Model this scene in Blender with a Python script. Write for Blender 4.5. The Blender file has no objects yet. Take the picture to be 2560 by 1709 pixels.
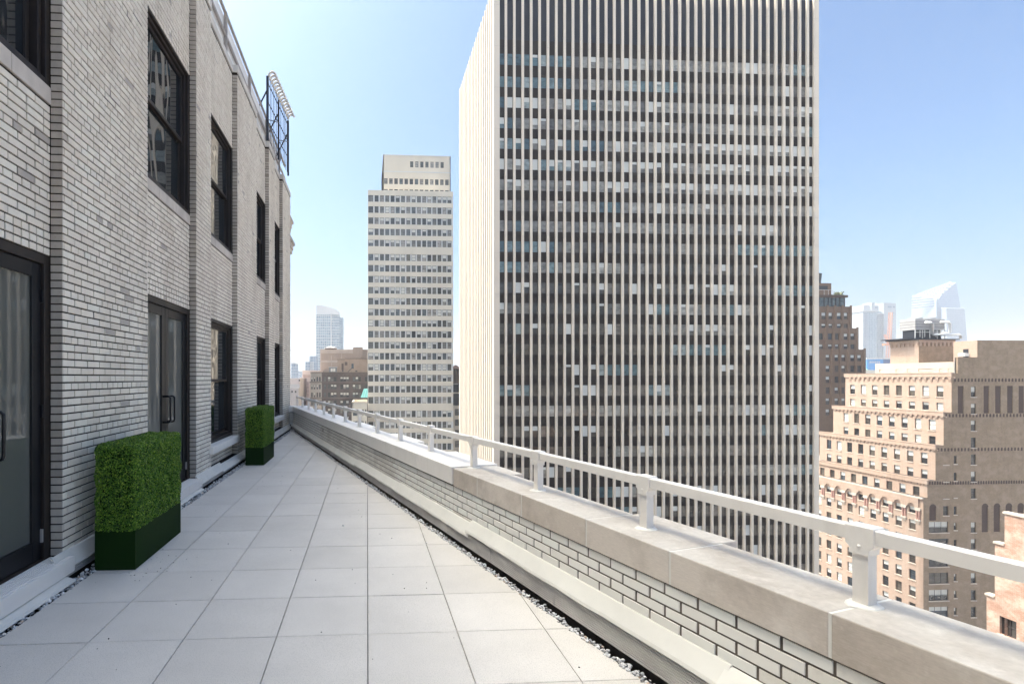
import bpy, bmesh, math, random
import numpy as np
from mathutils import Vector, Matrix

random.seed(7)
rng = np.random.default_rng(7)
SC = bpy.context.scene
COL = SC.collection

# ------------------------------------------------------------------ camera
YAW, EYE = 0.0593, 1.7317
cam_d = bpy.data.cameras.new("camera")
cam = bpy.data.objects.new("camera", cam_d)
COL.objects.link(cam)
cam.location = (0, 0, EYE)
cam.rotation_euler = (math.pi / 2, 0, -YAW)
cam_d.sensor_width = 36.0
cam_d.lens = 36.0 * 1282.5 / 2560
cam_d.shift_x = (1280 - 994.2) / 2560
cam_d.shift_y = (944.0 - 854.5) / 2560
cam_d.clip_start = 0.05
cam_d.clip_end = 20000
SC.camera = cam

# ------------------------------------------------------------------ sky, sun, exposure
SUN_AZ, SUN_EL = math.radians(-80), math.radians(64)
world = bpy.data.worlds.new("World")
SC.world = world
world.use_nodes = True
wn = world.node_tree
sky = wn.nodes.new("ShaderNodeTexSky")
sky.sky_type = 'NISHITA'
sky.sun_disc = False
sky.sun_elevation = SUN_EL
sky.sun_rotation = SUN_AZ
sky.altitude = 0
sky.air_density = 0.8
sky.dust_density = 6.0
sky.ozone_density = 7.0
deep = wn.nodes.new("ShaderNodeGamma")            # gamma grade boosts unseen sun glow for terrace light, the same in every direction
deep.inputs[1].default_value = 1.42
wn.links.new(sky.outputs[0], deep.inputs[0])
tint = wn.nodes.new("ShaderNodeMix")
tint.data_type, tint.blend_type = 'RGBA', 'MULTIPLY'
tint.inputs[0].default_value = 1.0
tint.inputs[7].default_value = (0.96, 0.965, 0.775, 1)
wn.links.new(deep.outputs[0], tint.inputs[6])
wn.links.new(tint.outputs[2], wn.nodes["Background"].inputs[0])
wn.nodes["Background"].inputs[1].default_value = 0.15
sun_d = bpy.data.lights.new("sun", 'SUN')
sun_d.energy = 2.0
sun_d.angle = math.radians(0.6)
sun_d.color = (1.0, 0.93, 0.84)
sun = bpy.data.objects.new("sun", sun_d)
COL.objects.link(sun)
S = Vector((math.sin(SUN_AZ) * math.cos(SUN_EL), math.cos(SUN_AZ) * math.cos(SUN_EL), math.sin(SUN_EL)))
sun.rotation_euler = S.to_track_quat('Z', 'Y').to_euler()
sun.location = (-20, 30, 60)
SC.view_settings.view_transform = 'Standard'
SC.view_settings.look = 'None'
SC.view_settings.gamma = 1.0
SC.view_settings.use_curve_mapping = False
SC.view_settings.exposure = 0.80
SC.cycles.use_denoising = True
SC.cycles.max_bounces = 10
SC.cycles.diffuse_bounces = 8
SC.cycles.transparent_max_bounces = 8
SC.cycles.volume_bounces = 1


# ------------------------------------------------------------------ helpers
def survey(u, v, dist):
    """Point seen in direction (u, v) of the photograph on the plane Y = dist."""
    a, b = (u - 994.2) / 1282.5, (944.0 - v) / 1282.5
    k = Vector((a * math.cos(YAW) + math.sin(YAW), -a * math.sin(YAW) + math.cos(YAW), b))
    return k * (dist / k.y) + Vector((0, 0, EYE))


class MB:
    """Collects faces and links them as one mesh object."""
    def __init__(self):
        self.v, self.f, self.m = [], [], []

    def poly(self, pts, m=0):
        n = len(self.v)
        self.v += [tuple(p) for p in pts]
        self.f.append(tuple(range(n, n + len(pts))))
        self.m.append(m)

    def box(self, x0, x1, y0, y1, z0, z1, m=0, skip=""):
        n = len(self.v)
        self.v += [(x0, y0, z0), (x1, y0, z0), (x1, y1, z0), (x0, y1, z0), (x0, y0, z1), (x1, y0, z1), (x1, y1, z1), (x0, y1, z1)]
        for key, q in (("b", (3, 2, 1, 0)), ("t", (4, 5, 6, 7)), ("f", (0, 1, 5, 4)), ("r", (1, 2, 6, 5)), ("k", (2, 3, 7, 6)), ("l", (3, 0, 4, 7))):
            if key not in skip:
                self.f.append(tuple(n + i for i in q))
                self.m.append(m)

    def hexa(self, p, m=0):
        """p: 8 corners, bottom ring then top ring."""
        n = len(self.v)
        self.v += [tuple(q) for q in p]
        for q in ((3, 2, 1, 0), (4, 5, 6, 7), (0, 1, 5, 4), (1, 2, 6, 5), (2, 3, 7, 6), (3, 0, 4, 7)):
            self.f.append(tuple(n + i for i in q))
            self.m.append(m)

    def prism(self, ring, z0, z1, m=0):
        k, n = len(ring), len(self.v)
        self.v += [(x, y, z0) for x, y in ring] + [(x, y, z1) for x, y in ring]
        self.f += [tuple(range(n + k - 1, n - 1, -1)), tuple(range(n + k, n + 2 * k))]
        self.m += [m, m]
        for i in range(k):
            j = (i + 1) % k
            self.f.append((n + i, n + j, n + k + j, n + k + i))
            self.m.append(m)

    def loft(self, rings, m=0, cap=True):
        """rings: lists of equal length, closed profiles joined along the way."""
        k, n = len(rings[0]), len(self.v)
        for r in rings:
            self.v += [tuple(p) for p in r]
        for a in range(len(rings) - 1):
            for i in range(k):
                j = (i + 1) % k
                self.f.append((n + a * k + i, n + a * k + j, n + (a + 1) * k + j, n + (a + 1) * k + i))
                self.m.append(m)
        if cap:
            self.f += [tuple(n + i for i in range(k - 1, -1, -1)), tuple(n + (len(rings) - 1) * k + i for i in range(k))]
            self.m += [m, m]

    def tube(self, path, r, sides=8, m=0, closed=False):
        pts = [Vector(p) for p in path]
        rings = []
        for i, p in enumerate(pts):
            a = pts[max(i - 1, 0)] if not closed else pts[i - 1]
            b = pts[min(i + 1, len(pts) - 1)] if not closed else pts[(i + 1) % len(pts)]
            t = (b - a).normalized()
            up = Vector((0, 0, 1)) if abs(t.z) < 0.9 else Vector((0, 1, 0))
            s = t.cross(up).normalized()
            w = s.cross(t)
            rings.append([p + s * (r * math.cos(2 * math.pi * q / sides)) + w * (r * math.sin(2 * math.pi * q / sides)) for q in range(sides)])
        if closed:
            rings.append(rings[0])
        self.loft(rings, m, cap=not closed)

    def mesh(self, name, mats, smooth=False):
        me = bpy.data.meshes.new(name)
        me.from_pydata(self.v, [], self.f)
        for mt in (mats if isinstance(mats, (list, tuple)) else [mats]):
            me.materials.append(mt)
        me.polygons.foreach_set("material_index", self.m)
        if smooth:
            me.polygons.foreach_set("use_smooth", [True] * len(self.f))
        bm = bmesh.new()
        bm.from_mesh(me)
        bmesh.ops.recalc_face_normals(bm, faces=bm.faces)
        bm.to_mesh(me)
        bm.free()
        return me

    def build(self, name, mats, parent=None, smooth=False, bevel=0.0):
        o = link(name, self.mesh(name, mats, smooth), parent)
        if bevel:
            b = o.modifiers.new("bevel", 'BEVEL')
            b.width = bevel
            b.segments = 2
            b.limit_method = 'ANGLE'
            b.angle_limit = math.radians(40)
        return o


def link(name, me, parent=None, loc=None, rz=0.0):
    o = bpy.data.objects.new(name, me)
    COL.objects.link(o)
    if loc is not None:
        o.location = loc
    if rz:
        o.rotation_euler = (0, 0, rz)
    if parent is not None:
        o.parent = parent
        o.matrix_parent_inverse = Matrix.Identity(4)
    return o


def tag(o, label=None, cat=None, group=None, kind=None):
    for k, val in (("label", label), ("category", cat), ("group", group), ("kind", kind)):
        if val:
            o[k] = val
    return o


def thing(name, label, cat, group=None):
    return tag(link(name, None), label, cat, group)


class Face:
    """A facade: u runs to the right as seen from outside, d out of the wall, z up."""
    def __init__(self, ox, oy, facing):
        self.ox, self.oy, self.facing = ox, oy, facing
        self.rz = 0.0 if facing == "-Y" else (-math.pi / 2 if facing == "-X" else math.pi / 2)

    def p(self, u, z, d=0.0):
        if self.facing == "-Y":
            return Vector((self.ox + u, self.oy - d, z))
        if self.facing == "-X":
            return Vector((self.ox - d, self.oy - u, z))
        return Vector((self.ox + d, self.oy + u, z))       # +X

    def fbox(self, mb, u0, u1, z0, z1, d0, d1, m=0):
        a, b = self.p(u0, z0, d0), self.p(u1, z1, d1)
        mb.box(min(a.x, b.x), max(a.x, b.x), min(a.y, b.y), max(a.y, b.y), z0, z1, m)

    def quad(self, mb, u0, u1, z0, z1, d=0.0, m=0):
        mb.poly([self.p(u0, z0, d), self.p(u1, z0, d), self.p(u1, z1, d), self.p(u0, z1, d)], m)

    def wall(self, mb, u0, u1, z0, z1, holes, deep=0.25, m=0, d=0.0):
        us = sorted({u0, u1} | {h[0] for h in holes} | {h[1] for h in holes})
        us = [u for u in us if u0 <= u <= u1]
        zs = sorted({z0, z1} | {h[2] for h in holes} | {h[3] for h in holes})
        zs = [z for z in zs if z0 <= z <= z1]
        for za, zb in zip(zs[:-1], zs[1:]):
            zm, run = (za + zb) / 2, None
            row = [h for h in holes if h[2] < zm < h[3]]
            for ua, ub in zip(us[:-1], us[1:]):
                um = (ua + ub) / 2
                if any(h[0] < um < h[1] for h in row):
                    if run is not None:
                        self.quad(mb, run, ua, za, zb, d, m)
                        run = None
                elif run is None:
                    run = ua
            if run is not None:
                self.quad(mb, run, us[-1], za, zb, d, m)
        for ua, ub, za, zb in holes:
            P = self.p
            for a, b, c, e in (((ua, za), (ua, zb), 0, 0), ((ub, zb), (ub, za), 0, 0), ((ua, zb), (ub, zb), 0, 0), ((ub, za), (ua, za), 0, 0)):
                mb.poly([P(a[0], a[1], d), P(a[0], a[1], d - deep), P(b[0], b[1], d - deep), P(b[0], b[1], d)], m)


# ------------------------------------------------------------------ materials
class NT:
    def __init__(self, name):
        self.m = bpy.data.materials.new(name)
        self.m.use_nodes = True
        self.n, self.l = self.m.node_tree.nodes, self.m.node_tree.links
        self.b = self.n["Principled BSDF"]

    def node(self, t, **kw):
        nd = self.n.new(t)
        for k, val in kw.items():
            if k.startswith("_"):
                setattr(nd, k[1:], val)
            else:
                nd.inputs[k.replace("__", " ")].default_value = val
        return nd

    def mix(self, fac, a, b, mode='MIX'):
        nd = self.n.new("ShaderNodeMix")
        nd.data_type, nd.blend_type = 'RGBA', mode
        for sock, val in ((nd.inputs[0], fac), (nd.inputs[6], a), (nd.inputs[7], b)):
            if isinstance(val, bpy.types.NodeSocket):
                self.l.new(val, sock)
            elif isinstance(val, (int, float)):
                sock.default_value = val
            else:
                sock.default_value = (*val, 1)
        return nd.outputs[2]

    def ramp(self, src, stops, interp='LINEAR'):
        nd = self.n.new("ShaderNodeValToRGB")
        nd.color_ramp.interpolation = interp
        e = nd.color_ramp.elements
        while len(e) < len(stops):
            e.new(0.5)
        for el, (p, c) in zip(e, stops):
            el.position = p
            el.color = (*c, 1) if not isinstance(c, (int, float)) else (c, c, c, 1)
        self.l.new(src, nd.inputs[0])
        return nd.outputs[0]

    def pos(self, scale=(1, 1, 1), obj=False):
        if obj:
            src = self.n.new("ShaderNodeTexCoord").outputs["Object"]
        else:
            src = self.n.new("ShaderNodeNewGeometry").outputs["Position"]
        mp = self.n.new("ShaderNodeMapping")
        mp.inputs["Scale"].default_value = scale
        self.l.new(src, mp.inputs[0])
        return mp.outputs[0]

    def noise(self, vec, scale, detail=4, rough=0.6):
        nd = self.node("ShaderNodeTexNoise", Scale=scale, Detail=detail, Roughness=rough)
        self.l.new(vec, nd.inputs[0])
        return nd.outputs[0]

    def bump(self, h, strength=0.2, dist=0.01):
        nd = self.node("ShaderNodeBump", Strength=strength, Distance=dist)
        self.l.new(h, nd.inputs["Height"])
        self.l.new(nd.outputs[0], self.b.inputs["Normal"])

    def out(self, col, rough=0.8, spec=0.3, metal=0.0):
        s = self.b.inputs["Base Color"]
        if isinstance(col, bpy.types.NodeSocket):
            self.l.new(col, s)
        else:
            s.default_value = (*col, 1)
        self.b.inputs["Roughness"].default_value = rough
        self.b.inputs["Specular IOR Level"].default_value = spec
        self.b.inputs["Metallic"].default_value = metal
        return self.m


def plain(name, col, rough=0.7, spec=0.3, var=0.12, scale=3.0, metal=0.0, bump=0.0, stretch=(1, 1, 1)):
    t = NT(name)
    n = t.noise(t.pos(stretch), scale)
    lo, hi = [c * (1 - var) for c in col], [min(1, c * (1 + var)) for c in col]
    c = t.ramp(n, [(0.3, lo), (0.7, hi)])
    if bump:
        t.bump(t.noise(t.pos(), scale * 12), bump, 0.004)
    return t.out(c, rough, spec, metal)


def object_rand(t):
    return t.n.new("ShaderNodeObjectInfo").outputs["Random"]


def island_rand(t):
    return t.n.new("ShaderNodeNewGeometry").outputs["Random Per Island"]


def brick_mat(name, per_object, lo, hi, dirt, dirt_amount, odd=(0.44, 0.40, 0.36)):
    t = NT(name)
    r = object_rand(t) if per_object else island_rand(t)
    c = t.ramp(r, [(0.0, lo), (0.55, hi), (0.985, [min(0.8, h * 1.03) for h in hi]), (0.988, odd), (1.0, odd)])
    streak = t.ramp(t.noise(t.pos((1.3, 1.3, 0.35)), 1.6, 6, 0.65), [(0.42, 0.0), (0.72, 1.0)])
    fine = t.ramp(t.noise(t.pos(), 26, 5, 0.7), [(0.5, 0.0), (0.78, 1.0)])
    k = t.n.new("ShaderNodeMath")
    k.operation = 'MULTIPLY_ADD'
    t.l.new(streak, k.inputs[0])
    k.inputs[1].default_value = dirt_amount
    f2 = t.n.new("ShaderNodeMath")
    f2.operation = 'MULTIPLY'
    f2.inputs[1].default_value = dirt_amount * 0.4
    t.l.new(fine, f2.inputs[0])
    t.l.new(f2.outputs[0], k.inputs[2])
    k.use_clamp = True
    c = t.mix(k.outputs[0], c, dirt)
    t.bump(t.noise(t.pos(), 60, 4), 0.25, 0.003)
    return t.out(c, 0.55, 0.35)


def masonry(name, c1, c2, mortar, course=0.07, length=0.22, patch=(0.6, 0.5, 0.42), patch_amt=0.25, rough=0.85, pscale=0.5):
    """Brickwork too far off to tell the bricks apart; works on faces along X and along Y."""
    t = NT(name)
    geo = t.n.new("ShaderNodeNewGeometry").outputs["Position"]
    sep = t.n.new("ShaderNodeSeparateXYZ")
    t.l.new(geo, sep.inputs[0])
    add = t.n.new("ShaderNodeMath")
    t.l.new(sep.outputs[0], add.inputs[0])
    t.l.new(sep.outputs[1], add.inputs[1])
    cmb = t.n.new("ShaderNodeCombineXYZ")
    t.l.new(add.outputs[0], cmb.inputs[0])
    t.l.new(sep.outputs[2], cmb.inputs[1])
    br = t.node("ShaderNodeTexBrick", Color1=(*c1, 1), Color2=(*c2, 1), Mortar=(*mortar, 1), Scale=1.0)
    br.inputs["Brick Width"].default_value = length
    br.inputs["Row Height"].default_value = course
    br.inputs["Mortar Size"].default_value = 0.006
    t.l.new(cmb.outputs[0], br.inputs["Vector"])
    big = t.ramp(t.noise(t.pos((0.6, 0.6, 0.8)), pscale, 6, 0.7), [(0.45, 0.0), (0.62, patch_amt)])
    c = t.mix(big, br.outputs[0], patch)
    grime = t.ramp(t.noise(t.pos((1, 1, 0.15)), 0.8, 5, 0.7), [(0.5, 0.0), (0.75, 0.35)])
    c = t.mix(grime, c, [x * 0.55 for x in c1])
    return t.out(c, rough, 0.2)


def glass_mat(name, stops, rough=0.04, ior=1.6, wave=0.0, wave_scale=1.2):
    t = NT(name)
    c = t.ramp(object_rand(t), stops, 'CONSTANT') if len(stops) > 1 else stops[0][1]
    m = t.out(c, rough, 0.5)
    t.b.inputs["IOR"].default_value = ior
    if wave:
        t.bump(t.noise(t.pos((1, 1, 0.5)), wave_scale, 1, 0.4), wave, 0.05)
    return m


M = {}
M['mortar'] = plain('dark_mortar', (0.05, 0.039, 0.031), 0.95, 0.1, 0.35, 9, bump=0.4)
M['joint'] = plain('grey_mortar', (0.14, 0.118, 0.098), 0.95, 0.1, 0.3, 12, bump=0.4)
M['brick'] = brick_mat('glazed_brick', True, (0.72, 0.65, 0.555), (0.80, 0.735, 0.635), (0.31, 0.24, 0.17), 0.24)
M['brickwork'] = brick_mat('glazed_brickwork', False, (0.70, 0.63, 0.535), (0.79, 0.725, 0.625), (0.30, 0.23, 0.16), 0.30)
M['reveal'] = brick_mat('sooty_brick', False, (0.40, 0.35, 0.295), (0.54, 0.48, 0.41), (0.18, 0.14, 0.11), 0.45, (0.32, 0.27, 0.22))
M['paint_brick'] = brick_mat('painted_brick', True, (0.765, 0.735, 0.675), (0.80, 0.775, 0.715), (0.5, 0.43, 0.36), 0.10, (0.765, 0.735, 0.675))
M['paint_brickwork'] = brick_mat('weathered_painted_brick', False, (0.70, 0.66, 0.59), (0.77, 0.735, 0.665), (0.30, 0.245, 0.19), 0.42, (0.5, 0.45, 0.39))
M['sillstone'] = plain('window_stone', (0.52, 0.47, 0.42), 0.85, 0.2, 0.22, 2.5, bump=0.2, stretch=(1, 1, 0.5))
M['capstone'] = plain('cap_stone', (0.62, 0.59, 0.55), 0.85, 0.2, 0.12, 2.0, bump=0.2)
M['frame'] = plain('brown_metal', (0.022, 0.016, 0.013), 0.45, 0.4, 0.3, 4)
M['door'] = plain('black_metal', (0.008, 0.008, 0.010), 0.35, 0.4, 0.3, 4)
def white_paint():
    t = NT('white_paint')
    c = t.ramp(t.noise(t.pos(), 2.0), [(0.3, (0.78, 0.735, 0.68)), (0.7, (0.80, 0.755, 0.70))])
    g1 = t.ramp(t.noise(t.pos((1, 1, 0.3)), 7, 6, 0.7), [(0.52, 0.0), (0.8, 0.35)])
    c = t.mix(g1, c, (0.52, 0.47, 0.40))
    g2 = t.ramp(t.noise(t.pos(), 38, 4, 0.7), [(0.76, 0.0), (0.80, 0.5)])
    c = t.mix(g2, c, (0.40, 0.33, 0.27))
    return t.out(c, 0.5, 0.35)


M['white'] = white_paint()
M['membrane'] = plain('white_membrane', (0.66, 0.635, 0.58), 0.55, 0.3, 0.06, 3.0, bump=0.04)
M['panel'] = plain('sky_white', (0.85, 0.85, 0.84), 0.5, 0.3, 0.02, 1.0)  # white of the bright sky showing through the roof railing
M['railgrey'] = plain('grey_rail', (0.33, 0.30, 0.28), 0.5, 0.4, 0.1, 3)
M['black'] = plain('black_iron', (0.02, 0.022, 0.03), 0.5, 0.4, 0.2, 5)
M['gap'] = plain('dark_roofing', (0.02, 0.018, 0.016), 0.9, 0.1, 0.3, 6)


PITCH = 0.61


def tile_mat():
    t = NT('concrete_paver')
    base = t.ramp(object_rand(t), [(0.0, (0.595, 0.553, 0.50)), (1.0, (0.65, 0.606, 0.55))])
    sp = t.ramp(t.noise(t.pos(), 160, 2, 0.5), [(0.36, 0.80), (0.48, 1.0), (0.62, 1.0), (0.75, 1.06)])
    cl = t.ramp(t.noise(t.pos(), 1.5, 6, 0.62), [(0.35, 0.94), (0.65, 1.03)])
    st = t.ramp(t.noise(t.pos((1, 2.2, 1)), 3.1, 5, 0.7), [(0.60, 0.0), (0.80, 0.14)])
    c = t.mix(1.0, base, sp, 'MULTIPLY')
    c = t.mix(1.0, c, cl, 'MULTIPLY')
    c = t.mix(st, c, (0.50, 0.47, 0.43))
    oc = t.n.new("ShaderNodeTexCoord").outputs["Object"]
    sp_ = t.n.new("ShaderNodeSeparateXYZ")
    t.l.new(oc, sp_.inputs[0])
    edge = []
    for k in (0, 1):
        pg = t.n.new("ShaderNodeMath")
        pg.operation = 'PINGPONG'
        pg.inputs[1].default_value = PITCH / 2
        t.l.new(sp_.outputs[k], pg.inputs[0])
        edge.append(pg.outputs[0])
    mn = t.n.new("ShaderNodeMath")
    mn.operation = 'MINIMUM'
    t.l.new(edge[0], mn.inputs[0])
    t.l.new(edge[1], mn.inputs[1])
    rim = t.ramp(mn.outputs[0], [(0.0, 0.4), (0.010, 0.22), (0.04, 0.0)])
    rag = t.ramp(t.noise(t.pos(), 14, 5, 0.7), [(0.40, 0.0), (0.7, 1.0)])
    c = t.mix(t.mix(1.0, rim, rag, 'MULTIPLY'), c, (0.40, 0.37, 0.33))
    t.bump(t.noise(t.pos(), 220, 3), 0.12, 0.002)
    return t.out(c, 0.75, 0.25)


def limestone_mat():
    t = NT('limestone_coping')
    base = t.ramp(object_rand(t), [(0.0, (0.56, 0.49, 0.42)), (1.0, (0.65, 0.58, 0.51))])
    geo = t.n.new("ShaderNodeNewGeometry")
    sep = t.n.new("ShaderNodeSeparateXYZ")
    t.l.new(geo.outputs["True Normal"], sep.inputs[0])
    top = t.ramp(sep.outputs[2], [(0.4, 0.0), (0.9, 1.0)])
    c = t.mix(top, base, (0.53, 0.485, 0.43))           # upper face toned down in colour against the strong overhead light
    st = t.ramp(t.noise(t.pos((1, 1, 1)), 2.4, 7, 0.68), [(0.44, 0.0), (0.72, 0.7)])
    c = t.mix(st, c, (0.34, 0.285, 0.235))
    wh = t.ramp(t.noise(t.pos((1.2, 1.2, 1)), 5.5, 6, 0.7), [(0.55, 0.0), (0.74, 0.5)])
    c = t.mix(wh, c, (0.72, 0.675, 0.61))
    dk = t.ramp(t.noise(t.pos(), 11, 6, 0.75), [(0.66, 0.0), (0.80, 0.5)])
    c = t.mix(dk, c, (0.20, 0.18, 0.165))
    gr = t.ramp(t.noise(t.pos((1, 1, 6)), 30, 3, 0.6), [(0.3, 0.92), (0.7, 1.05)])
    c = t.mix(1.0, c, gr, 'MULTIPLY')
    t.bump(t.noise(t.pos(), 90, 5, 0.7), 0.3, 0.003)
    return t.out(c, 0.85, 0.2)


M['tile'] = tile_mat()
M['limestone'] = limestone_mat()
M['window_glass'] = glass_mat('window_glass', [(0.0, (0.012, 0.015, 0.018)), (0.5, (0.02, 0.024, 0.026))], 0.015, 1.95, 0.10, 2.2)
M['door_glass'] = glass_mat('door_glass', [(0.0, (0.15, 0.15, 0.135)), (0.5, (0.11, 0.112, 0.10))], 0.02, 1.75, 0.015, 1.0)

# ------------------------------------------------------------------ terrace floor
PHI = 0.2786                                     # the parapet swings this far off the wall's line
PA = Vector((-math.sin(PHI), math.cos(PHI), 0))  # along the parapet, away from the camera
PN = Vector((math.cos(PHI), math.sin(PHI), 0))   # outwards
PITCH, TX0, TY0 = 0.61, 0.004, 3.477
END_Y = 17.45


def pp(t, d, z):
    return PA * t + PN * d + Vector((0, 0, z))


floor = tag(link("terrace_floor", None), kind="structure")
mb = MB()
e0, e1 = pp(-6, 2.36, 0), pp(18.4, 2.36, 0)
ring = [(-2.62, -5.0), (e0.x, -5.0), (e0.x, e0.y), (pp(17.4, 2.40, 0).x, pp(17.4, 2.40, 0).y), (-2.62, 17.6)]
mb.prism(ring, -0.40, -0.045)
mb.build("roof_deck", M['gap'], floor)


def clip(poly, px, py, nx, ny):
    out = []
    for i in range(len(poly)):
        a, b = poly[i - 1], poly[i]
        da, db = (a[0] - px) * nx + (a[1] - py) * ny, (b[0] - px) * nx + (b[1] - py) * ny
        if (da <= 0) != (db <= 0):
            k = da / (da - db)
            out.append((a[0] + (b[0] - a[0]) * k, a[1] + (b[1] - a[1]) * k))
        if db <= 0:
            out.append(b)
    return out


def tile_mesh(ring):
    """A paver with a worn, slightly rounded top edge."""
    m_ = MB()
    cx, cy = sum(p[0] for p in ring) / len(ring), sum(p[1] for p in ring) / len(ring)

    def shrink(k):
        res = []
        for x, y in ring:
            L = math.hypot(x - cx, y - cy)
            res.append((x + (cx - x) * k / L, y + (cy - y) * k / L))
        return res
    rs = [(ring, -0.045), (ring, -0.0035), (shrink(0.0025), -0.0008), (shrink(0.006), 0.0)]
    m_.loft([[(x, y, z) for x, y in r] for r, z in rs])
    return m_.mesh("tile", M['tile'])


G = 0.0022
full = tile_mesh([(G, G), (PITCH - G, G), (PITCH - G, PITCH - G), (G, PITCH - G)])
for j in range(-4, 8):
    for i in range(-9, 24):
        x0, y0 = TX0 + j * PITCH, TY0 + i * PITCH
        sq = [(x0 + G, y0 + G), (x0 + PITCH - G, y0 + G), (x0 + PITCH - G, y0 + PITCH - G), (x0 + G, y0 + PITCH - G)]
        c = clip(sq, *(PN * 2.30).xy, PN.x, PN.y)
        c = clip(c, 0, END_Y - 0.12, 0, 1) if c else c
        if len(c) < 3:
            continue
        area = abs(sum(c[k - 1][0] * c[k][1] - c[k][0] * c[k - 1][1] for k in range(len(c)))) / 2
        if area < 0.004:
            continue
        if len(c) == 4 and area > (PITCH - 2 * G) ** 2 - 1e-6:
            o = link("tile", full, floor, (x0, y0, random.uniform(-0.0015, 0.0015)))
        else:
            o = link("tile", tile_mesh([(x - x0, y - y0) for x, y in c]), floor, (x0, y0, random.uniform(-0.001, 0.001)))
        o.rotation_euler = (random.uniform(-0.0012, 0.0012), random.uniform(-0.0012, 0.0012), 0)


# gravel in the drainage strips
def stones(name, spots, label):
    vs, fs = [], []
    ico = bmesh.new()
    bmesh.ops.create_icosphere(ico, subdivisions=1, radius=1.0)
    base = np.array([v.co[:] for v in ico.verts])
    tri = np.array([[v.index for v in f.verts] for f in ico.faces])
    ico.free()
    for k, (x, y, z, r) in enumerate(spots):
        q = base * (1 + rng.uniform(-0.28, 0.28, (len(base), 1)))
        q = q * (r * rng.uniform(0.7, 1.35, 3)) * (1, 1, 0.75)
        a = rng.uniform(0, 6.28)
        R = np.array([[math.cos(a), -math.sin(a), 0], [math.sin(a), math.cos(a), 0], [0, 0, 1]])
        vs.append(q @ R.T + (x, y, z))
        fs.append(tri + k * len(base))
    me = bpy.data.meshes.new(name)
    me.from_pydata(np.concatenate(vs).tolist(), [], np.concatenate(fs).tolist())
    t = NT(name + "_stone")
    c = t.ramp(island_rand(t), [(0.0, (0.20, 0.19, 0.18)), (0.25, (0.42, 0.41, 0.40)), (0.6, (0.66, 0.65, 0.64)), (0.88, (0.78, 0.775, 0.77)), (1.0, (0.46, 0.36, 0.28))])
    me.materials.append(t.out(c, 0.8, 0.3))
    return tag(link(name, me), label, "gravel", kind="stuff")


sp = []
for _ in range(5200):
    t = random.uniform(-1.0, 17.5)
    band = 0.5 + 0.5 * math.sin(t * 2.9) * math.sin(t * 1.3 + 1)
    d = random.uniform(2.285, 2.335 + 0.02 * band)
    p = pp(t, d, 0)
    sp.append((p.x, p.y, random.uniform(-0.03, 0.012), random.uniform(0.006, 0.0145)))
stones("gravel", sp, "white crushed gravel along the foot of the parapet")
sp = []
for _ in range(3600):
    y = random.uniform(2.2, 17.3)
    x = random.uniform(-2.53, -2.425)
    sp.append((x, y, random.uniform(-0.035, 0.010), random.uniform(0.007, 0.016)))
for _ in range(160):
    sp.append((random.uniform(-2.5, -2.35), random.uniform(17.27, 17.38), random.uniform(-0.02, 0.02), random.uniform(0.008, 0.016)))
stones("gravel", sp, "white and grey gravel along the foot of the brick wall")

# crumbs of dirt on the pavers
sp = []
for _ in range(75):
    y = 3.0 + 9 * random.random() ** 1.6
    x = random.uniform(-2.35, min(1.6, pp(y, 2.2, 0).x))
    sp.append((x, y, 0.002, random.uniform(0.002, 0.0055)))
for _ in range(26):
    sp.append((random.uniform(-2.2, -1.7), random.uniform(4.4, 5.2), 0.002, random.uniform(0.002, 0.005)))
deb = stones("debris", sp, "dark crumbs of dirt scattered over the pale pavers")
deb["category"] = "debris"
deb.data.materials[0] = M['gap']
sp = [(-0.28, 6.02, 0.008, 0.012), (0.62, 5.35, 0.006, 0.012)]
peb = stones("gravel", sp, "two stray white pebbles lying on the pavers")

# ------------------------------------------------------------------ the brick building on the left
bld = thing("brick_building", "white glazed brick building with black framed windows beside the terrace", "building")
XF, XR = -2.62, -2.72                  # pilaster faces, recessed bays
PIL = [(0.90, 3.10), (4.585, 6.31), (8.05, 8.80), (10.55, 12.37), (13.90, 14.75), (16.13, 17.72)]
BAY = [(3.10, 4.585), (6.31, 8.05), (8.80, 10.55), (12.37, 13.90), (14.75, 16.13)]
LOW = [(0.20, 2.77), (0.20, 2.77), (0.58, 2.78), (0.58, 2.79), (0.58, 2.79)]
UP = (4.22, 6.39)
TOPZ = 7.90
fr = Face(XR, 0, "+X")                 # u = Y
holes = []
for (ya, yb), (za, zb) in zip(BAY, LOW):
    holes += [(ya, yb, za, zb), (ya, yb, *UP)]
mb = MB()
fr.wall(mb, 0.9, 17.72, -0.3, TOPZ, holes, 0.24, 0, d=-0.012)
for ya, yb in PIL:
    mb.box(XR - 0.05, XF - 0.012, ya + 0.006, yb - 0.006, -0.3, TOPZ)
mb.box(-9.0, XR - 0.25, -7.0, 17.71, -60, TOPZ - 0.05)
mb.box(XR - 0.25, XF - 0.01, -7.0, 0.88, -60, TOPZ)
mb.box(XR - 0.25, XF - 0.01, -7.0, 17.70, -60, -0.31)
mb.build("wall", M['mortar'], bld)
mb = MB()
mb.box(-46, -20.0, -30, 60, -90, 49.6)  # unseen taller mass, added and sized to keep sun off the terrace
mb.box(-19.9, -8.0, -12, 19.6, -90, 20.8)  # unseen lower mass, raised for the same shade
mb.box(-9.0, -2.98, 17.722, 19.6, -90, 7.6)
mb.build("unseen_shade_mass", plain('far_white_brick', (0.5, 0.47, 0.43), 0.9, 0.2, 0.15, 1), bld)

COURSE, LEN, BH, JT = 0.0677, 0.2125, 0.0547, 0.0130
Z0 = 0.20
bricks = []       # (centre, half length along Y, kind)


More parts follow.
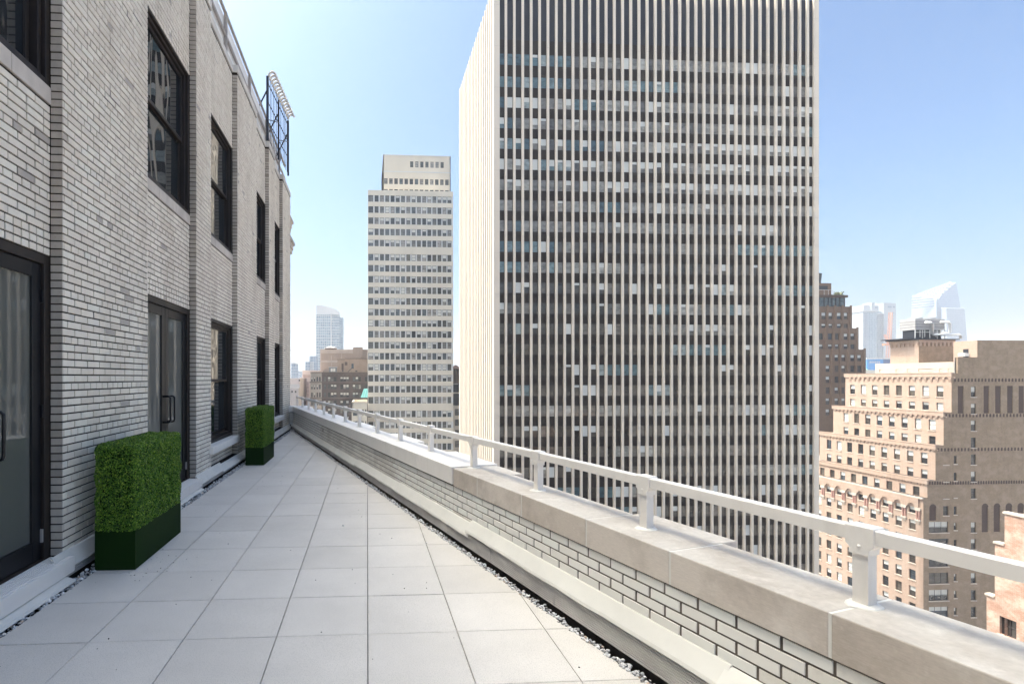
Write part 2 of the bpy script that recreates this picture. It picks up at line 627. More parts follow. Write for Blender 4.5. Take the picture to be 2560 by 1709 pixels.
def lay(ya, yb, x, k, z, front=True, stack=False, skew=0):
    """Lay one course between ya and yb on the face at x."""
    header = k % 6 == 3
    if stack:
        L, off = 0.0925, 0.0
        n = max(1, round((yb - ya) / L))
        L = (yb - ya) / n
    else:
        L = LEN / 2 if header else LEN
        off = (L / 2 if k % 2 else 0.0) + skew
    y = ya - (off % L)
    while y < yb - 0.012:
        a, b = max(y, ya), min(y + L, yb)
        ln = L
        if not stack and not header and random.random() < 0.05 and y + L < yb:
            b = min(y + L / 2, yb)
            ln = L / 2
        if b - a > 0.02:
            bricks.append((x, a + JT / 2, b - JT / 2, z))
        y += ln


for k in range(int((TOPZ - Z0) / COURSE)):
    z = Z0 + k * COURSE
    for ya, yb in PIL:
        lay(ya, yb, XF, k, z, skew=0.03)
    for (ya, yb), (la, lb) in zip(BAY, LOW):
        zm = z + COURSE / 2
        if (la - 0.09 if la > 0.4 else la) < zm < lb or UP[0] - 0.16 < zm < UP[1]:
            continue
        st = 0 < zm - lb < 0.21 or 0 < zm - UP[1] < 0.14
        lay(ya + 0.004, yb - 0.004, XR, k, z, stack=st)


def seen_size(x, y, z):
    d = y * math.cos(YAW) + x * math.sin(YAW)
    if d < 0.5:
        return 0
    u = 994.2 + 1282.5 * (x * math.cos(YAW) - y * math.sin(YAW)) / d
    v = 944 - 1282.5 * (z - EYE) / d
    if not (-5 < u < 2565 and -5 < v < 1714):
        return 0
    return abs(x) / (d * d)


def behind_planter(x, y, z):
    return 4.72 < y < 5.35 and z < 1.1


order = sorted(range(len(bricks)), key=lambda i: -seen_size(bricks[i][0], (bricks[i][1] + bricks[i][2]) / 2, bricks[i][3]) * (0.01 if behind_planter(bricks[i][0], bricks[i][1], bricks[i][3]) else 1))
single = set(order[:300])


def brick_geo(mb_, x, a, b, z0, z1, m=0, ch=0.0025, depth=0.03):
    """Brick with softened arrises, face towards +X."""
    mb_.loft([[(x - depth, a, z0), (x - depth, b, z0), (x - depth, b, z1), (x - depth, a, z1)],
              [(x - ch, a, z0), (x - ch, b, z0), (x - ch, b, z1), (x - ch, a, z1)],
              [(x, a + ch, z0 + ch), (x, b - ch, z0 + ch), (x, b - ch, z1 - ch), (x, a + ch, z1 - ch)]], m, cap=False)
    mb_.poly([(x, a + ch, z0 + ch), (x, b - ch, z0 + ch), (x, b - ch, z1 - ch), (x, a + ch, z1 - ch)], m)


cache = {}
stuff = MB()
for i, (x, a, b, z) in enumerate(bricks):
    dx = random.uniform(-0.002, 0.0025)
    if i in single:
        key = round((b - a) / 2, 3)
        if key not in cache:
            q = MB()
            brick_geo(q, 0, -key, key, 0, BH)
            cache[key] = q.mesh("brick", M['brick'])
        o = link("brick", cache[key], bld, (x + dx, (a + b) / 2, z + JT / 2))
        o.rotation_euler = (random.uniform(-0.006, 0.006), random.uniform(-0.012, 0.012), random.uniform(-0.008, 0.008))
    else:
        brick_geo(stuff, x + dx, a, b, z + JT / 2, z + JT / 2 + BH, 0)
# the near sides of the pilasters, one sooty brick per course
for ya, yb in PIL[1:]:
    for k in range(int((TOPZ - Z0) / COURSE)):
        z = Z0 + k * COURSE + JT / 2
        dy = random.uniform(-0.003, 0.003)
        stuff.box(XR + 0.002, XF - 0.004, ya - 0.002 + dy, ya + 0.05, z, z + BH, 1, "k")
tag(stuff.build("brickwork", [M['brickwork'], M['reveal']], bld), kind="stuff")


def bars(mb_, y0, y1, z0, z1, w, x0, x1, m=0, rail=None):
    """A rectangular frame of four bars in the wall's plane."""
    mb_.box(x0, x1, y0, y0 + w, z0, z1, m)
    mb_.box(x0, x1, y1 - w, y1, z0, z1, m)
    mb_.box(x0, x1, y0 + w, y1 - w, z0, z0 + w, m)
    mb_.box(x0, x1, y0 + w, y1 - w, z1 - w, z1, m)


def sash_window(y0, y1, z0, z1, stone):
    f = MB()
    bars(f, y0 + 0.002, y1 - 0.002, z0, z1 - 0.002, 0.055, -2.83, -2.728)
    bars(f, y0 + 0.057, y1 - 0.057, z0 + 0.055, z1 - 0.057, 0.045, -2.86, -2.765)
    w = f.build("window", M['frame'], bld, bevel=0.004)
    ya, yb, za, zb = y0 + 0.10, y1 - 0.10, z0 + 0.10, z1 - 0.10
    zm = (za + zb) / 2 - 0.02
    for lo, hi, x in ((zm, zb, -2.80), (za, zm + 0.045, -2.835)):
        s = MB()
        bars(s, ya, yb, lo, hi, 0.05, x - 0.035, x)
        s.build("sash", M['frame'], w, bevel=0.003)
        g = MB()
        g.poly([(x - 0.018, ya + 0.05, lo + 0.05), (x - 0.018, yb - 0.05, lo + 0.05), (x - 0.018, yb - 0.05, hi - 0.05), (x - 0.018, ya + 0.05, hi - 0.05)])
        g.build("pane", M['window_glass'], w)
    s = MB()
    if stone == 'white':
        s.box(-2.86, -2.565, y0 - 0.06, y1 - 0.02, z0 - 0.13, z0 - 0.003)
        s.build("sill", M['white'], w, bevel=0.006)
    else:
        n = 3
        for q in range(n):
            a, b = y0 + (y1 - y0) * q / n, y0 + (y1 - y0) * (q + 1) / n
            s.box(-2.86, -2.712, a + 0.003, b - 0.003, z0 - 0.145, z0 - 0.003)
        s.build("sill", M['sillstone'], w, bevel=0.004)


for (ya, yb), (la, lb) in zip(BAY, LOW):
    sash_window(ya, yb, *UP, 'stone')
    if la > 0.4:
        sash_window(ya, yb, la, lb, 'white')


def double_door(y0, y1, z0, z1):
    f = MB()
    f.box(-2.83, -2.728, y0 + 0.002, y0 + 0.075, z0, z1)
    f.box(-2.83, -2.728, y1 - 0.075, y1 - 0.002, z0, z1)
    f.box(-2.83, -2.728, y0 + 0.075, y1 - 0.075, z1 - 0.08, z1 - 0.002)
    d = f.build("door", M['frame'], bld, bevel=0.004)
    ym = (y0 + y1) / 2
    for a, b, hinge, pull in ((y0 + 0.079, ym - 0.003, y0 + 0.077, ym - 0.075), (ym + 0.003, y1 - 0.079, y1 - 0.077, ym + 0.075)):
        q = MB()
        q.box(-2.80, -2.755, a, a + 0.11, z0 + 0.01, z1 - 0.084)
        q.box(-2.80, -2.755, b - 0.11, b, z0 + 0.01, z1 - 0.084)
        q.box(-2.80, -2.755, a + 0.11, b - 0.11, z0 + 0.01, z0 + 0.17)
        q.box(-2.80, -2.755, a + 0.11, b - 0.11, z1 - 0.20, z1 - 0.084)
        q.build("door_leaf", M['door'], d, bevel=0.003)
        g = MB()
        g.poly([(-2.775, a + 0.11, z0 + 0.17), (-2.775, b - 0.11, z0 + 0.17), (-2.775, b - 0.11, z1 - 0.20), (-2.775, a + 0.11, z1 - 0.20)])
        g.build("pane", M['door_glass'], d)
        h = MB()
        x0, x1 = -2.757, -2.655
        path = [(x0, pull, 1.48)] + [(x1 - 0.03 + 0.03 * math.sin(t), pull, 1.45 + 0.03 * math.cos(t)) for t in np.linspace(0, math.pi / 2, 5)]
        path += [(x1 - 0.03 + 0.03 * math.cos(t), pull, 1.16 - 0.03 * math.sin(t)) for t in np.linspace(0, math.pi / 2, 5)] + [(x0, pull, 1.13)]
        h.tube(path, 0.0135, 8)
        h.build("handle", M['door'], d, smooth=True)
        for hz in (0.40, 1.45, 2.42):
            h = MB()
            h.box(-2.756, -2.735, hinge - 0.012, hinge + 0.012, hz - 0.055, hz + 0.055)
            h.build("hinge", M['railgrey'] if hz < 1 else M['door'], d)
    t = MB()       # grooved white threshold
    t.box(-2.83, -2.535, y0 - 0.03, y1 + 0.03, z0 - 0.14, z0 - 0.012)
    for q in range(6):
        x = -2.72 + q * 0.028
        t.box(x, x + 0.017, y0, y1, z0 - 0.013, z0 - 0.006)
    t.build("threshold", M['white'], d, bevel=0.003)


double_door(*BAY[0], *LOW[0])
double_door(*BAY[1], *LOW[1])


# white membrane turned up at the foot of the wall, in overlapping lengths
def ribs(z0, z1, n, d0, deep):
    """Profile of a ribbed metal strip: (d, z) pairs."""
    out = []
    for k in range(n):
        a = z0 + (z1 - z0) * k / n
        h = (z1 - z0) / n
        out += [(d0, a + 0.1 * h), (d0 - deep, a + 0.3 * h), (d0 - deep, a + 0.75 * h), (d0, a + 0.95 * h)]
    return out


rib_mat = plain('ribbed_zinc', (0.50, 0.475, 0.45), 0.5, 0.4, 0.22, 2.2, stretch=(1, 1, 3))
for ya, yb, top, bot, out_ in ((2.2, 4.50, 0.06, 0.012, 2.465), (4.42, 6.33, 0.215, 0.10, 2.545), (6.30, 8.02, 0.06, 0.02, 2.49), (8.0, 9.28, 0.215, 0.10, 2.53), (9.22, 11.0, 0.175, 0.075, 2.525), (10.95, 13.2, 0.18, 0.07, 2.535), (13.1, 17.4, 0.175, 0.06, 2.54)):
    q = MB()
    n = 14
    rings = []
    for k in range(n + 1):
        y = ya + (yb - ya) * k / n
        j = random.uniform(-0.006, 0.006)
        rings.append([(-2.622, y, top + 0.02 + j * 0.3), (-2.606, y, top + 0.012 + j * 0.4), (-out_ - 0.012, y, bot + 0.018 + j), (-out_ + j * 0.4, y, bot + j), (-out_ - 0.006 + j * 0.4, y, bot - 0.004 + j), (-2.622, y, bot + 0.02)])
    q.loft(rings)
    q.build("flashing", M['membrane'], bld)
    if top > 0.1:
        q = MB()
        prof = ribs(0.015, bot + 0.03, 6, 2.575, 0.006)
        q.loft([[(-d, y, z) for d, z in prof] + [(-2.64, y, prof[-1][1]), (-2.64, y, prof[0][1])] for y in (ya, yb - 0.012)])
        q.build("base_strip", rib_mat, bld)

# parapet stones along the roof line
for ya, yb in BAY:
    n = 2
    for q in range(n):
        a, b = ya + (yb - ya) * q / n, ya + (yb - ya) * (q + 1) / n
        s = MB()
        s.box(-3.05, XR + 0.015, a + 0.004, b - 0.004, TOPZ + 0.003, TOPZ + 0.145)
        s.build("coping", M['capstone'], bld, bevel=0.006)
for ya, yb in PIL:
    n = 2
    for q in range(n):
        a, b = ya + (yb - ya) * q / n, ya + (yb - ya) * (q + 1) / n
        s = MB()
        s.box(-3.05, XF + 0.012, a - (0.012 if q == 0 else -0.003), b + (0.012 if q == n - 1 else -0.003), TOPZ + 0.003, TOPZ + 0.15)
        s.build("coping", M['capstone'], bld, bevel=0.006)
# bits of cornice that stick out beyond the wall's end
for z, w in ((7.5, -0.12), (6.7, -0.07)):
    s = MB()
    s.box(-3.0, -2.60 + w, 17.75, 19.2, z - 0.10, z)
    s.box(-3.0, -2.66 + w, 17.75, 19.2, z - 0.26, z - 0.101)
    s.box(-3.0, -2.70 + w, 17.75, 19.2, z - 0.40, z - 0.261)
    s.build("cornice", M['sillstone'], bld)

# roof railing; added white panels stand in for the bright sky behind
rr = thing("roof_railing", "grey metal railing with added white sky panels along the brick building's roof", "railing")
for y in np.arange(0.0, 17.6, 2.05):
    s = MB()
    s.box(-2.80, -2.745, y - 0.03, y + 0.03, TOPZ + 0.148, 8.90)
    s.build("post", M['railgrey'], rr)
for z in (8.43, 8.87):
    s = MB()
    s.box(-2.795, -2.75, -0.1, 17.5, z - 0.027, z + 0.027)
    s.build("rail", M['railgrey'], rr)
for y in np.arange(0.0, 15.4, 2.05):
    s = MB()
    s.box(-2.83, -2.812, y + 0.01, y + 2.04, TOPZ + 0.152, 8.84)
    s.build("sky_panel", M['panel'], rr)

# tall anti-climb fence with bars hooked over at the top
fe = thing("roof_fence", "black iron roof fence with hooked bars at the wall's far end", "fence")


def fp(k, off, z):
    a, b = Vector((-2.64, 13.75, 0)), Vector((-2.45, 16.1, 0))
    n = Vector((b.y - a.y, a.x - b.x, 0)).normalized()
    return a + (b - a) * k + n * off + Vector((0, 0, z))


for k in (0.0, 0.5, 1.0):
    s = MB()
    s.tube([fp(k, 0, TOPZ + 0.10), fp(k, 0, 9.70)], 0.028, 6)
    s.build("post", M['black'], fe)
    s = MB()
    s.tube([fp(k, -0.02, 9.3), fp(k, -0.75, TOPZ - 0.04)], 0.02, 6)
    s.build("brace", M['black'], fe)
for z in (8.55, 9.05, 9.55):
    s = MB()
    s.tube([fp(0, 0.0, z), fp(1, 0.0, z)], 0.013, 6)
    s.build("rail", M['black'], fe)
for k in np.linspace(0.03, 0.97, 15):
    s = MB()
    s.tube([fp(k, 0.02, TOPZ + 0.12), fp(k, 0.02, 9.72)], 0.008, 5)
    br_ = s.build("bar", M['black'], fe)
    s = MB()
    s.tube([fp(k, 0.02 + 0.10 * (1 - math.cos(t)), 9.72 + 0.13 * math.sin(t)) for t in np.linspace(0.0, 2.7, 9)], 0.032, 6)
    s.build("hook", M['white'], br_, smooth=True)  # thick and white to stand in for bright sky between the bars
for k0, k1 in ((0.0, 0.5), (0.5, 1.0)):
    s = MB()
    s.tube([fp(k0, 0.03, 8.55), fp(k1, 0.03, 9.05)], 0.012, 5)
    s.build("brace", M['black'], fe)

# ------------------------------------------------------------------ parapet
par = thing("parapet_wall", "low white painted brick parapet with stone coping around the terrace", "wall")
DB, ZB, ZC = 2.42, 0.5635, 0.755
mb = MB()
mb.hexa([pp(t, d, z) for z in (-60, ZB - 0.002) for t, d in ((-6, DB + 0.006), (-6, 2.80), (17.9, 2.80), (17.9, DB + 0.006))])
mb.box(XF - 0.1, -2.3, END_Y + 0.006, END_Y + 0.34, -60, ZB - 0.002)
mb.build("wall", M['joint'], par)
PC, PL = 0.0660, 0.2150
pb = []
for k in range(6):
    z = ZB - 0.0655 * (k + 1)
    t = -1.6 - (PL / 2 if k % 2 else 0)
    while t < 17.85:
        ln = PL / 2 if (k == 3 and t > 4.9) else PL
        pb.append((t + 0.0072, t + ln - 0.0072, z))
        t += ln
order = sorted(range(len(pb)), key=lambda i: (-seen_size(*pp((pb[i][0] + pb[i][1]) / 2, DB, pb[i][2]))) if pb[i][2] > 0.27 or pb[i][0] > 5 else 1)
single = set(order[:300])
cache, stuff = {}, MB()
RZP = PHI - math.pi                     # local +X looks back across the terrace
for i, (a, b, z) in enumerate(pb):
    dx = random.uniform(-0.002, 0.002)
    z1 = z + 0.0655 - 0.0115
    if z < ZB - 0.4:
        continue
    if i in single:
        key = round((b - a) / 2, 3)
        if key not in cache:
            q = MB()
            brick_geo(q, 0, -key, key, 0, 0.054, ch=0.002)
            cache[key] = q.mesh("brick", M['paint_brick'])
        o = link("brick", cache[key], par, pp((a + b) / 2, DB + dx, z), PHI + math.pi)
        o.rotation_euler = (random.uniform(-0.004, 0.004), random.uniform(-0.008, 0.008), PHI + math.pi + random.uniform(-0.006, 0.006))
    else:
        stuff.hexa([pp(t, d, zz) for zz in (z, z1) for t, d in ((a, DB + dx), (b, DB + dx), (b, DB + 0.03), (a, DB + 0.03))])
for k in range(6):
    z = ZB - 0.0655 * (k + 1)
    x = XF - 0.05 * (k % 2)
    while x < -2.32:
        stuff.box(max(x, XF) + 0.005, min(x + 0.215, -2.31) - 0.005, END_Y, END_Y + 0.05, z, z + 0.056)
        x += 0.215
tag(stuff.build("brickwork", M['paint_brickwork'], par), kind="stuff")

# coping stones: natural limestone near the camera, white-painted beyond
cuts = [-4.0, -3.0, -2.1, -1.2, -0.35, 0.52, 1.42, 2.222, 2.918, 3.72, 4.50, 5.04]
wide = {2.222, 4.50, -0.35}
for a, b in zip(cuts[:-1], cuts[1:]):
    back = 2.94 if a in wide else 2.82
    q = MB()
    q.hexa([pp(t, d, z) for z in (ZB, ZC) for t, d in ((a + 0.006, 2.406), (a + 0.006, back), (b - 0.006, back), (b - 0.006, 2.406))])
    q.build("coping_stone", M['limestone'], par, bevel=0.006)
q = MB()
for c in cuts[1:-1]:
    q.hexa([pp(t, d, z) for z in (ZB + 0.002, ZC - 0.003) for t, d in ((c - 0.0062, 2.4085), (c - 0.0062, 2.815), (c + 0.0062, 2.815), (c + 0.0062, 2.4085))])
q.build("pointing", M['membrane'], par)
wc = [5.05, 6.1, 7.2, 8.4, 9.6, 10.8, 12.0, 13.2, 14.4, 15.6, 16.8, 17.85]
for i, (a, b) in enumerate(zip(wc[:-1], wc[1:])):
    back = 2.96 if i % 2 == 0 else 2.83
    q = MB()
    q.hexa([pp(t, d, z) for z in (ZB + 0.012, ZC + 0.014) for t, d in ((a + 0.0015, 2.395), (a + 0.0015, back), (b - 0.0015, back), (b - 0.0015, 2.395))])
    tag(q.build("coping_stone", M['white'], par, bevel=0.008), "white painted coping stone")
q = MB()
q.box(XF - 0.02, -2.28, END_Y - 0.025, END_Y + 0.36, ZB + 0.012, ZC + 0.012)
tag(q.build("coping_stone", M['white'], par, bevel=0.008), "white painted coping stone")

# white counterflashing and the ribbed metal base below it
runs = [(-2.0, 1.88, 0.288, 0.196), (1.86, 4.62, 0.298, 0.190), (4.58, 6.75, 0.262, 0.150), (6.72, 9.05, 0.250, 0.150), (9.02, 10.7, 0.226, 0.125), (10.67, 12.36, 0.218, 0.120), (12.33, 14.9, 0.210, 0.115), (14.87, 17.5, 0.205, 0.115)]
for a, b, top, bot in runs:
    n = max(4, int((b - a) / 0.16))
    rings = []
    for k in range(n + 1):
        t = a + (b - a) * k / n
        j = random.uniform(-0.0035, 0.0035)
        lift = 0.012 * max(0.0, 1 - (b - t) / 0.12) + 0.004
        rings.append([pp(t, DB + 0.004, top + 0.006), pp(t, DB - 0.008 - lift * 0.3, top + 0.002), pp(t, 2.352 - lift + j, bot + 0.02 + j), pp(t, 2.346 - lift + j, bot + j), pp(t, 2.352 - lift, bot - 0.004 + j), pp(t, DB + 0.004, bot + 0.015)])
    q = MB()
    q.loft(rings)
    q.build("flashing", M['membrane'], par)
seams = [-1.6, -0.4, 0.75, 1.92, 3.213, 4.16, 5.10, 6.1, 6.98, 7.9, 8.83, 9.73, 10.64, 11.5, 12.5, 13.7, 15.0, 16.3, 17.45]
for a, b in zip(seams[:-1], seams[1:]):
    top = next(r[3] for r in runs if r[0] <= (a + b) / 2 <= r[1]) + 0.014
    prof = ribs(0.034, top, 11, 2.366, 0.0055)
    q = MB()
    q.loft([[pp(t, d, z) for d, z in prof] + [pp(t, 2.415, prof[-1][1]), pp(t, 2.415, prof[0][1])] for t in (a + 0.005, b - 0.005)])
    q.build("base_strip", rib_mat, par)
q = MB()
q.box(-2.56, -2.34, END_Y - 0.05, END_Y + 0.01, 0.10, 0.21)
q.build("flashing", M['membrane'], par, bevel=0.01)

# ------------------------------------------------------------------ guard rail on the parapet
gr = thing("guard_rail", "white metal guard rail with square posts standing on the parapet coping", "railing")
POSTS = [1.42 + 1.19 * k for k in range(-3, 15)]
post_b, base_b = MB(), MB()
hw = 0.029
post_b.box(-hw, hw, -hw, hw, 0, 0.30)
post_me = post_b.mesh("post", M['white'])
ringp = [(0.075 * math.cos(a) * (1 + 0.14 * math.sin(3 * a)), 0.062 * math.sin(a)) for a in np.linspace(0, 2 * math.pi, 14)[:-1]]
base_b.loft([[(x, y, 0) for x, y in ringp], [(x * 0.93, y * 0.93, 0.004) for x, y in ringp], [(x * 0.55, y * 0.6, 0.010) for x, y in ringp]])
base_me = base_b.mesh("base_plate", M['membrane'])
cap_b = MB()
cap_b.loft([[(-0.037, -0.034, 0.222), (0.037, -0.034, 0.222), (0.037, 0.034, 0.222), (-0.037, 0.034, 0.222)],
            [(-0.037, -0.036, 0.245), (0.037, -0.036, 0.245), (0.037, 0.036, 0.245), (-0.037, 0.036, 0.245)],
            [(-0.037, -0.052, 0.262), (0.037, -0.052, 0.262), (0.037, 0.052, 0.262), (-0.037, 0.052, 0.262)],
            [(-0.037, -0.052, 0.338), (0.037, -0.052, 0.338), (0.037, 0.052, 0.338), (-0.037, 0.052, 0.338)],
            [(-0.033, -0.048, 0.343), (0.033, -0.048, 0.343), (0.033, 0.048, 0.343), (-0.033, 0.048, 0.343)]])
cap_me = cap_b.mesh("bracket", M['white'])
bolt_b = MB()
bolt_b.loft([[(-0.037 - q, r * math.cos(a), 0.255 + r * math.sin(a)) for a in np.linspace(0, 2 * math.pi, 9)[:-1]] for q, r in ((0.0, 0.008), (0.003, 0.007), (0.0045, 0.004))])
bolt_me = bolt_b.mesh("bolt", M['white'], True)
for t in POSTS:
    zc = ZC if t < 5.04 else ZC + 0.014
    d = 2.632
    base = pp(t, d, zc)
    pm = link("post", post_me, gr, base, PHI)
    link("base_plate", base_me, pm)
    link("bracket", cap_me, pm)
    link("bolt", bolt_me, pm)
for a, b in zip(POSTS[:-1], POSTS[1:]):
    q = MB()
    s = 0.05
    q.loft([[pp(t, 2.604, ZC + 0.274), pp(t, 2.660, ZC + 0.274), pp(t, 2.660, ZC + 0.330), pp(t, 2.655, ZC + 0.335), pp(t, 2.609, ZC + 0.335), pp(t, 2.604, ZC + 0.330)] for t in (a + s, b - s)])
    q.build("rail", M['white'], gr)


# ------------------------------------------------------------------ boxwood planters
def leaf_mat():
    t = NT('boxwood_leaf')
    c = t.ramp(island_rand(t), [(0.0, (0.018, 0.055, 0.004)), (0.4, (0.06, 0.15, 0.009)), (0.78, (0.16, 0.30, 0.02)), (1.0, (0.38, 0.50, 0.075))])
    m = t.out(c, 0.45, 0.35)
    t.b.inputs["Subsurface Weight"].default_value = 0.0
    return m


M['leaf'] = leaf_mat()
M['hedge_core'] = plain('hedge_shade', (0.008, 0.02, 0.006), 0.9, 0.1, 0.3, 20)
M['planter'] = plain('dark_green_planter', (0.008, 0.026, 0.004), 0.6, 0.06, 0.08, 3)


def hedge_mesh(w, l, h0, h1, n, seed):
    g = np.random.default_rng(seed)
    r = 0.055
    c = np.array([0, 0, (h0 + h1) / 2])
    half = np.array([w / 2, l / 2, (h1 - h0) / 2])
    faces = [(0, 1), (0, -1), (1, 1), (1, -1), (2, 1)]
    areas = np.array([half[(a + 1) % 3] * half[(a + 2) % 3] for a, s in faces])
    pick = g.choice(len(faces), n, p=areas / areas.sum())
    P = g.uniform(-1, 1, (n, 3)) * half
    N = np.zeros((n, 3))
    for k, (a, s) in enumerate(faces):
        sel = pick == k
        P[sel, a] = s * half[a]
        N[sel, a] = s
    # round the edges: pull the points onto a rounded box
    inner = half - r
    q = np.clip(P, -inner, inner)
    q[:, 2] = np.where(P[:, 2] < -inner[2], P[:, 2], q[:, 2])
    dv = P - q
    ln = np.linalg.norm(dv, axis=1, keepdims=True)
    nn = np.where(ln > 1e-6, dv / np.maximum(ln, 1e-6), N)
    P = q + nn * r
    lump = 0.0045 * (np.sin(P[:, 1] * 37 + P[:, 2] * 23) + np.sin(P[:, 0] * 41 - P[:, 2] * 31 + P[:, 1] * 13))
    P = P + nn * (lump[:, None] - np.abs(g.normal(0, 0.011, (n, 1))) + 0.006) + c
    # small rounded leaves, each tilted its own way
    d = nn * g.uniform(0.2, 1.0, (n, 1)) + g.normal(0, 0.55, (n, 3)) + np.array([0, 0, 0.25])
    d /= np.linalg.norm(d, axis=1, keepdims=True)
    t = np.cross(d, g.normal(0, 1, (n, 3)))
    t /= np.linalg.norm(t, axis=1, keepdims=True)
    b = np.cross(d, t)
    L = g.uniform(0.0052, 0.0098, (n, 1))
    W = L * g.uniform(0.55, 0.8, (n, 1))
    V = np.stack([P - t * L, P - t * L * 0.3 + b * W + d * L * 0.2, P + t * L * 0.5 + b * W * 0.8 + d * L * 0.2, P + t * L, P + t * L * 0.5 - b * W * 0.8 + d * L * 0.2, P - t * L * 0.3 - b * W + d * L * 0.2], 1).reshape(-1, 3)
    F = (np.arange(n) * 6)[:, None] + np.arange(6)
    me = bpy.data.meshes.new("foliage")
    me.from_pydata(V.tolist(), [], F.tolist())
    me.materials.append(M['leaf'])
    return me


def planter(x, y, label, meshes):
    p = thing("boxwood_planter", label, "planter", "boxwood planters along the wall")
    p.location = (x, y, 0.002)
    w, l = 0.355, 1.13
    if not meshes:
        q = MB()
        q.loft([[(sx * (w / 2 - e), sy * (l / 2 - e), z) for sx, sy in ((-1, -1), (1, -1), (1, 1), (-1, 1))] for z, e in ((0, 0), (0.352, 0), (0.352, 0.018), (0.30, 0.018))], cap=False)
        q.poly([(sx * w / 2, sy * l / 2, 0.0) for sx, sy in ((-1, 1), (1, 1), (1, -1), (-1, -1))])
        meshes['box'] = q.mesh("box", M['planter'])
        q = MB()
        r = 0.03
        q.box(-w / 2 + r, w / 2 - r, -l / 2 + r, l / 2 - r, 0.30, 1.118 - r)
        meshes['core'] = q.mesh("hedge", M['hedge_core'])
        meshes['leaves'] = hedge_mesh(w + 0.015, l + 0.015, 0.350, 1.124, 56000, 3)
    link("box", meshes['box'], p)
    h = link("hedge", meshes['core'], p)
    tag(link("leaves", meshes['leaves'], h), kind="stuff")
    return p


pm = {}
planter(-2.268, 5.33, "green boxwood hedge in a dark green box, the larger looking one nearest the viewer", pm)
planter(-2.225, 10.86, "green boxwood hedge in a dark green box, further off below the third ground level window", pm)

# ================================================================== THE CITY
GZ = -95.0                                   # street level far below the terrace
ground = MB()
ground.poly([(-9000, -3000, GZ), (9000, -3000, GZ), (9000, 12000, GZ), (-9000, 12000, GZ)])
tag(ground.build("street_ground", plain('street', (0.29, 0.275, 0.255), 0.9, 0.2, 0.35, 0.02)), kind="structure")


def glass2(name, per_object, stops, rough=0.05, ior=1.6):
    t = NT(name)
    c = t.ramp(object_rand(t) if per_object else island_rand(t), stops, 'CONSTANT')
    room = t.ramp(t.noise(t.pos((1, 1, 1.6)), 0.9, 3, 0.6), [(0.30, 0.5), (0.5, 0.95), (0.72, 1.35)])  # mottled reflections painted into the pane colour
    m = t.out(t.mix(1.0, c, room, 'MULTIPLY'), rough, 0.5)
    t.b.inputs["IOR"].default_value = ior
    t.bump(t.noise(t.pos((1, 1, 0.6)), 0.5, 1, 0.4), 0.05, 0.2)
    return m


WIN = {}


def far_window(parent, face, u0, u1, z0, z1, deep, glass, frame, fw=0.06, rail=True, sill=None, blind=0.0, blind_mat=None, mull=0):
    """A window set back in a distant wall: frame and pane in one mesh, blind and sill its sub-parts."""
    w, h = round(u1 - u0, 2), round(z1 - z0, 2)
    key = (w, h, glass.name, frame.name, fw, rail, mull)
    if key not in WIN:
        q = MB()
        q.box(0, fw, -0.03, 0.05, 0, h, 0)
        q.box(w - fw, w, -0.03, 0.05, 0, h, 0)
        q.box(fw, w - fw, -0.03, 0.05, 0, fw, 0)
        q.box(fw, w - fw, -0.03, 0.05, h - fw, h, 0)
        if rail:
            q.box(fw, w - fw, -0.02, 0.05, h * 0.5 - fw * 0.5, h * 0.5 + fw * 0.5, 0)
        for k in range(mull):
            x = w * (k + 1) / (mull + 1)
            q.box(x - fw / 2, x + fw / 2, -0.025, 0.05, fw, h - fw, 0)
        q.poly([(fw, 0.03, fw), (w - fw, 0.03, fw), (w - fw, 0.03, h - fw), (fw, 0.03, h - fw)], 1)
        WIN[key] = q.mesh("window", [frame, glass])
    o = link("window", WIN[key], parent, face.p(u0, z0, -deep), face.rz)
    if blind > 0.03:
        key = ("blind", w, h, round(blind, 2), blind_mat.name)
        if key not in WIN:
            q = MB()
            q.box(fw, w - fw, 0.012, 0.022, h * (1 - blind), h - fw)
            WIN[key] = q.mesh("blind", blind_mat)
        link("blind", WIN[key], o)
    if sill is not None:
        key = ("sill", w, sill.name)
        if key not in WIN:
            q = MB()
            q.box(-0.1, w + 0.1, -deep - 0.12, 0.05, -0.16, -0.002)
            WIN[key] = q.mesh("sill", sill)
        link("sill", WIN[key], o)
    return o


M['blind'] = plain('pale_blind', (0.62, 0.63, 0.60), 0.8, 0.2, 0.06, 0.5)
M['blind_warm'] = plain('cream_blind', (0.60, 0.58, 0.52), 0.8, 0.2, 0.08, 0.5)
OFFICE = {
    'pale': [(0.0, (0.20, 0.19, 0.17)), (0.3, (0.25, 0.24, 0.213)), (0.55, (0.30, 0.295, 0.263)), (0.75, (0.11, 0.105, 0.097)), (0.92, (0.38, 0.37, 0.335))],
    'teal': [(0.0, (0.10, 0.165, 0.18)), (0.35, (0.15, 0.22, 0.235)), (0.6, (0.06, 0.105, 0.125)), (0.85, (0.28, 0.33, 0.325))],
    'dark': [(0.0, (0.05, 0.042, 0.035)), (0.35, (0.075, 0.063, 0.052)), (0.55, (0.028, 0.024, 0.022)), (0.70, (0.105, 0.09, 0.074)), (0.94, (0.17, 0.148, 0.125))],
}
for k, st in OFFICE.items():
    M['office_' + k] = glass2('office_glass_' + k, True, st)
    M['office_' + k + '_far'] = glass2('office_glass_far_' + k, False, st)


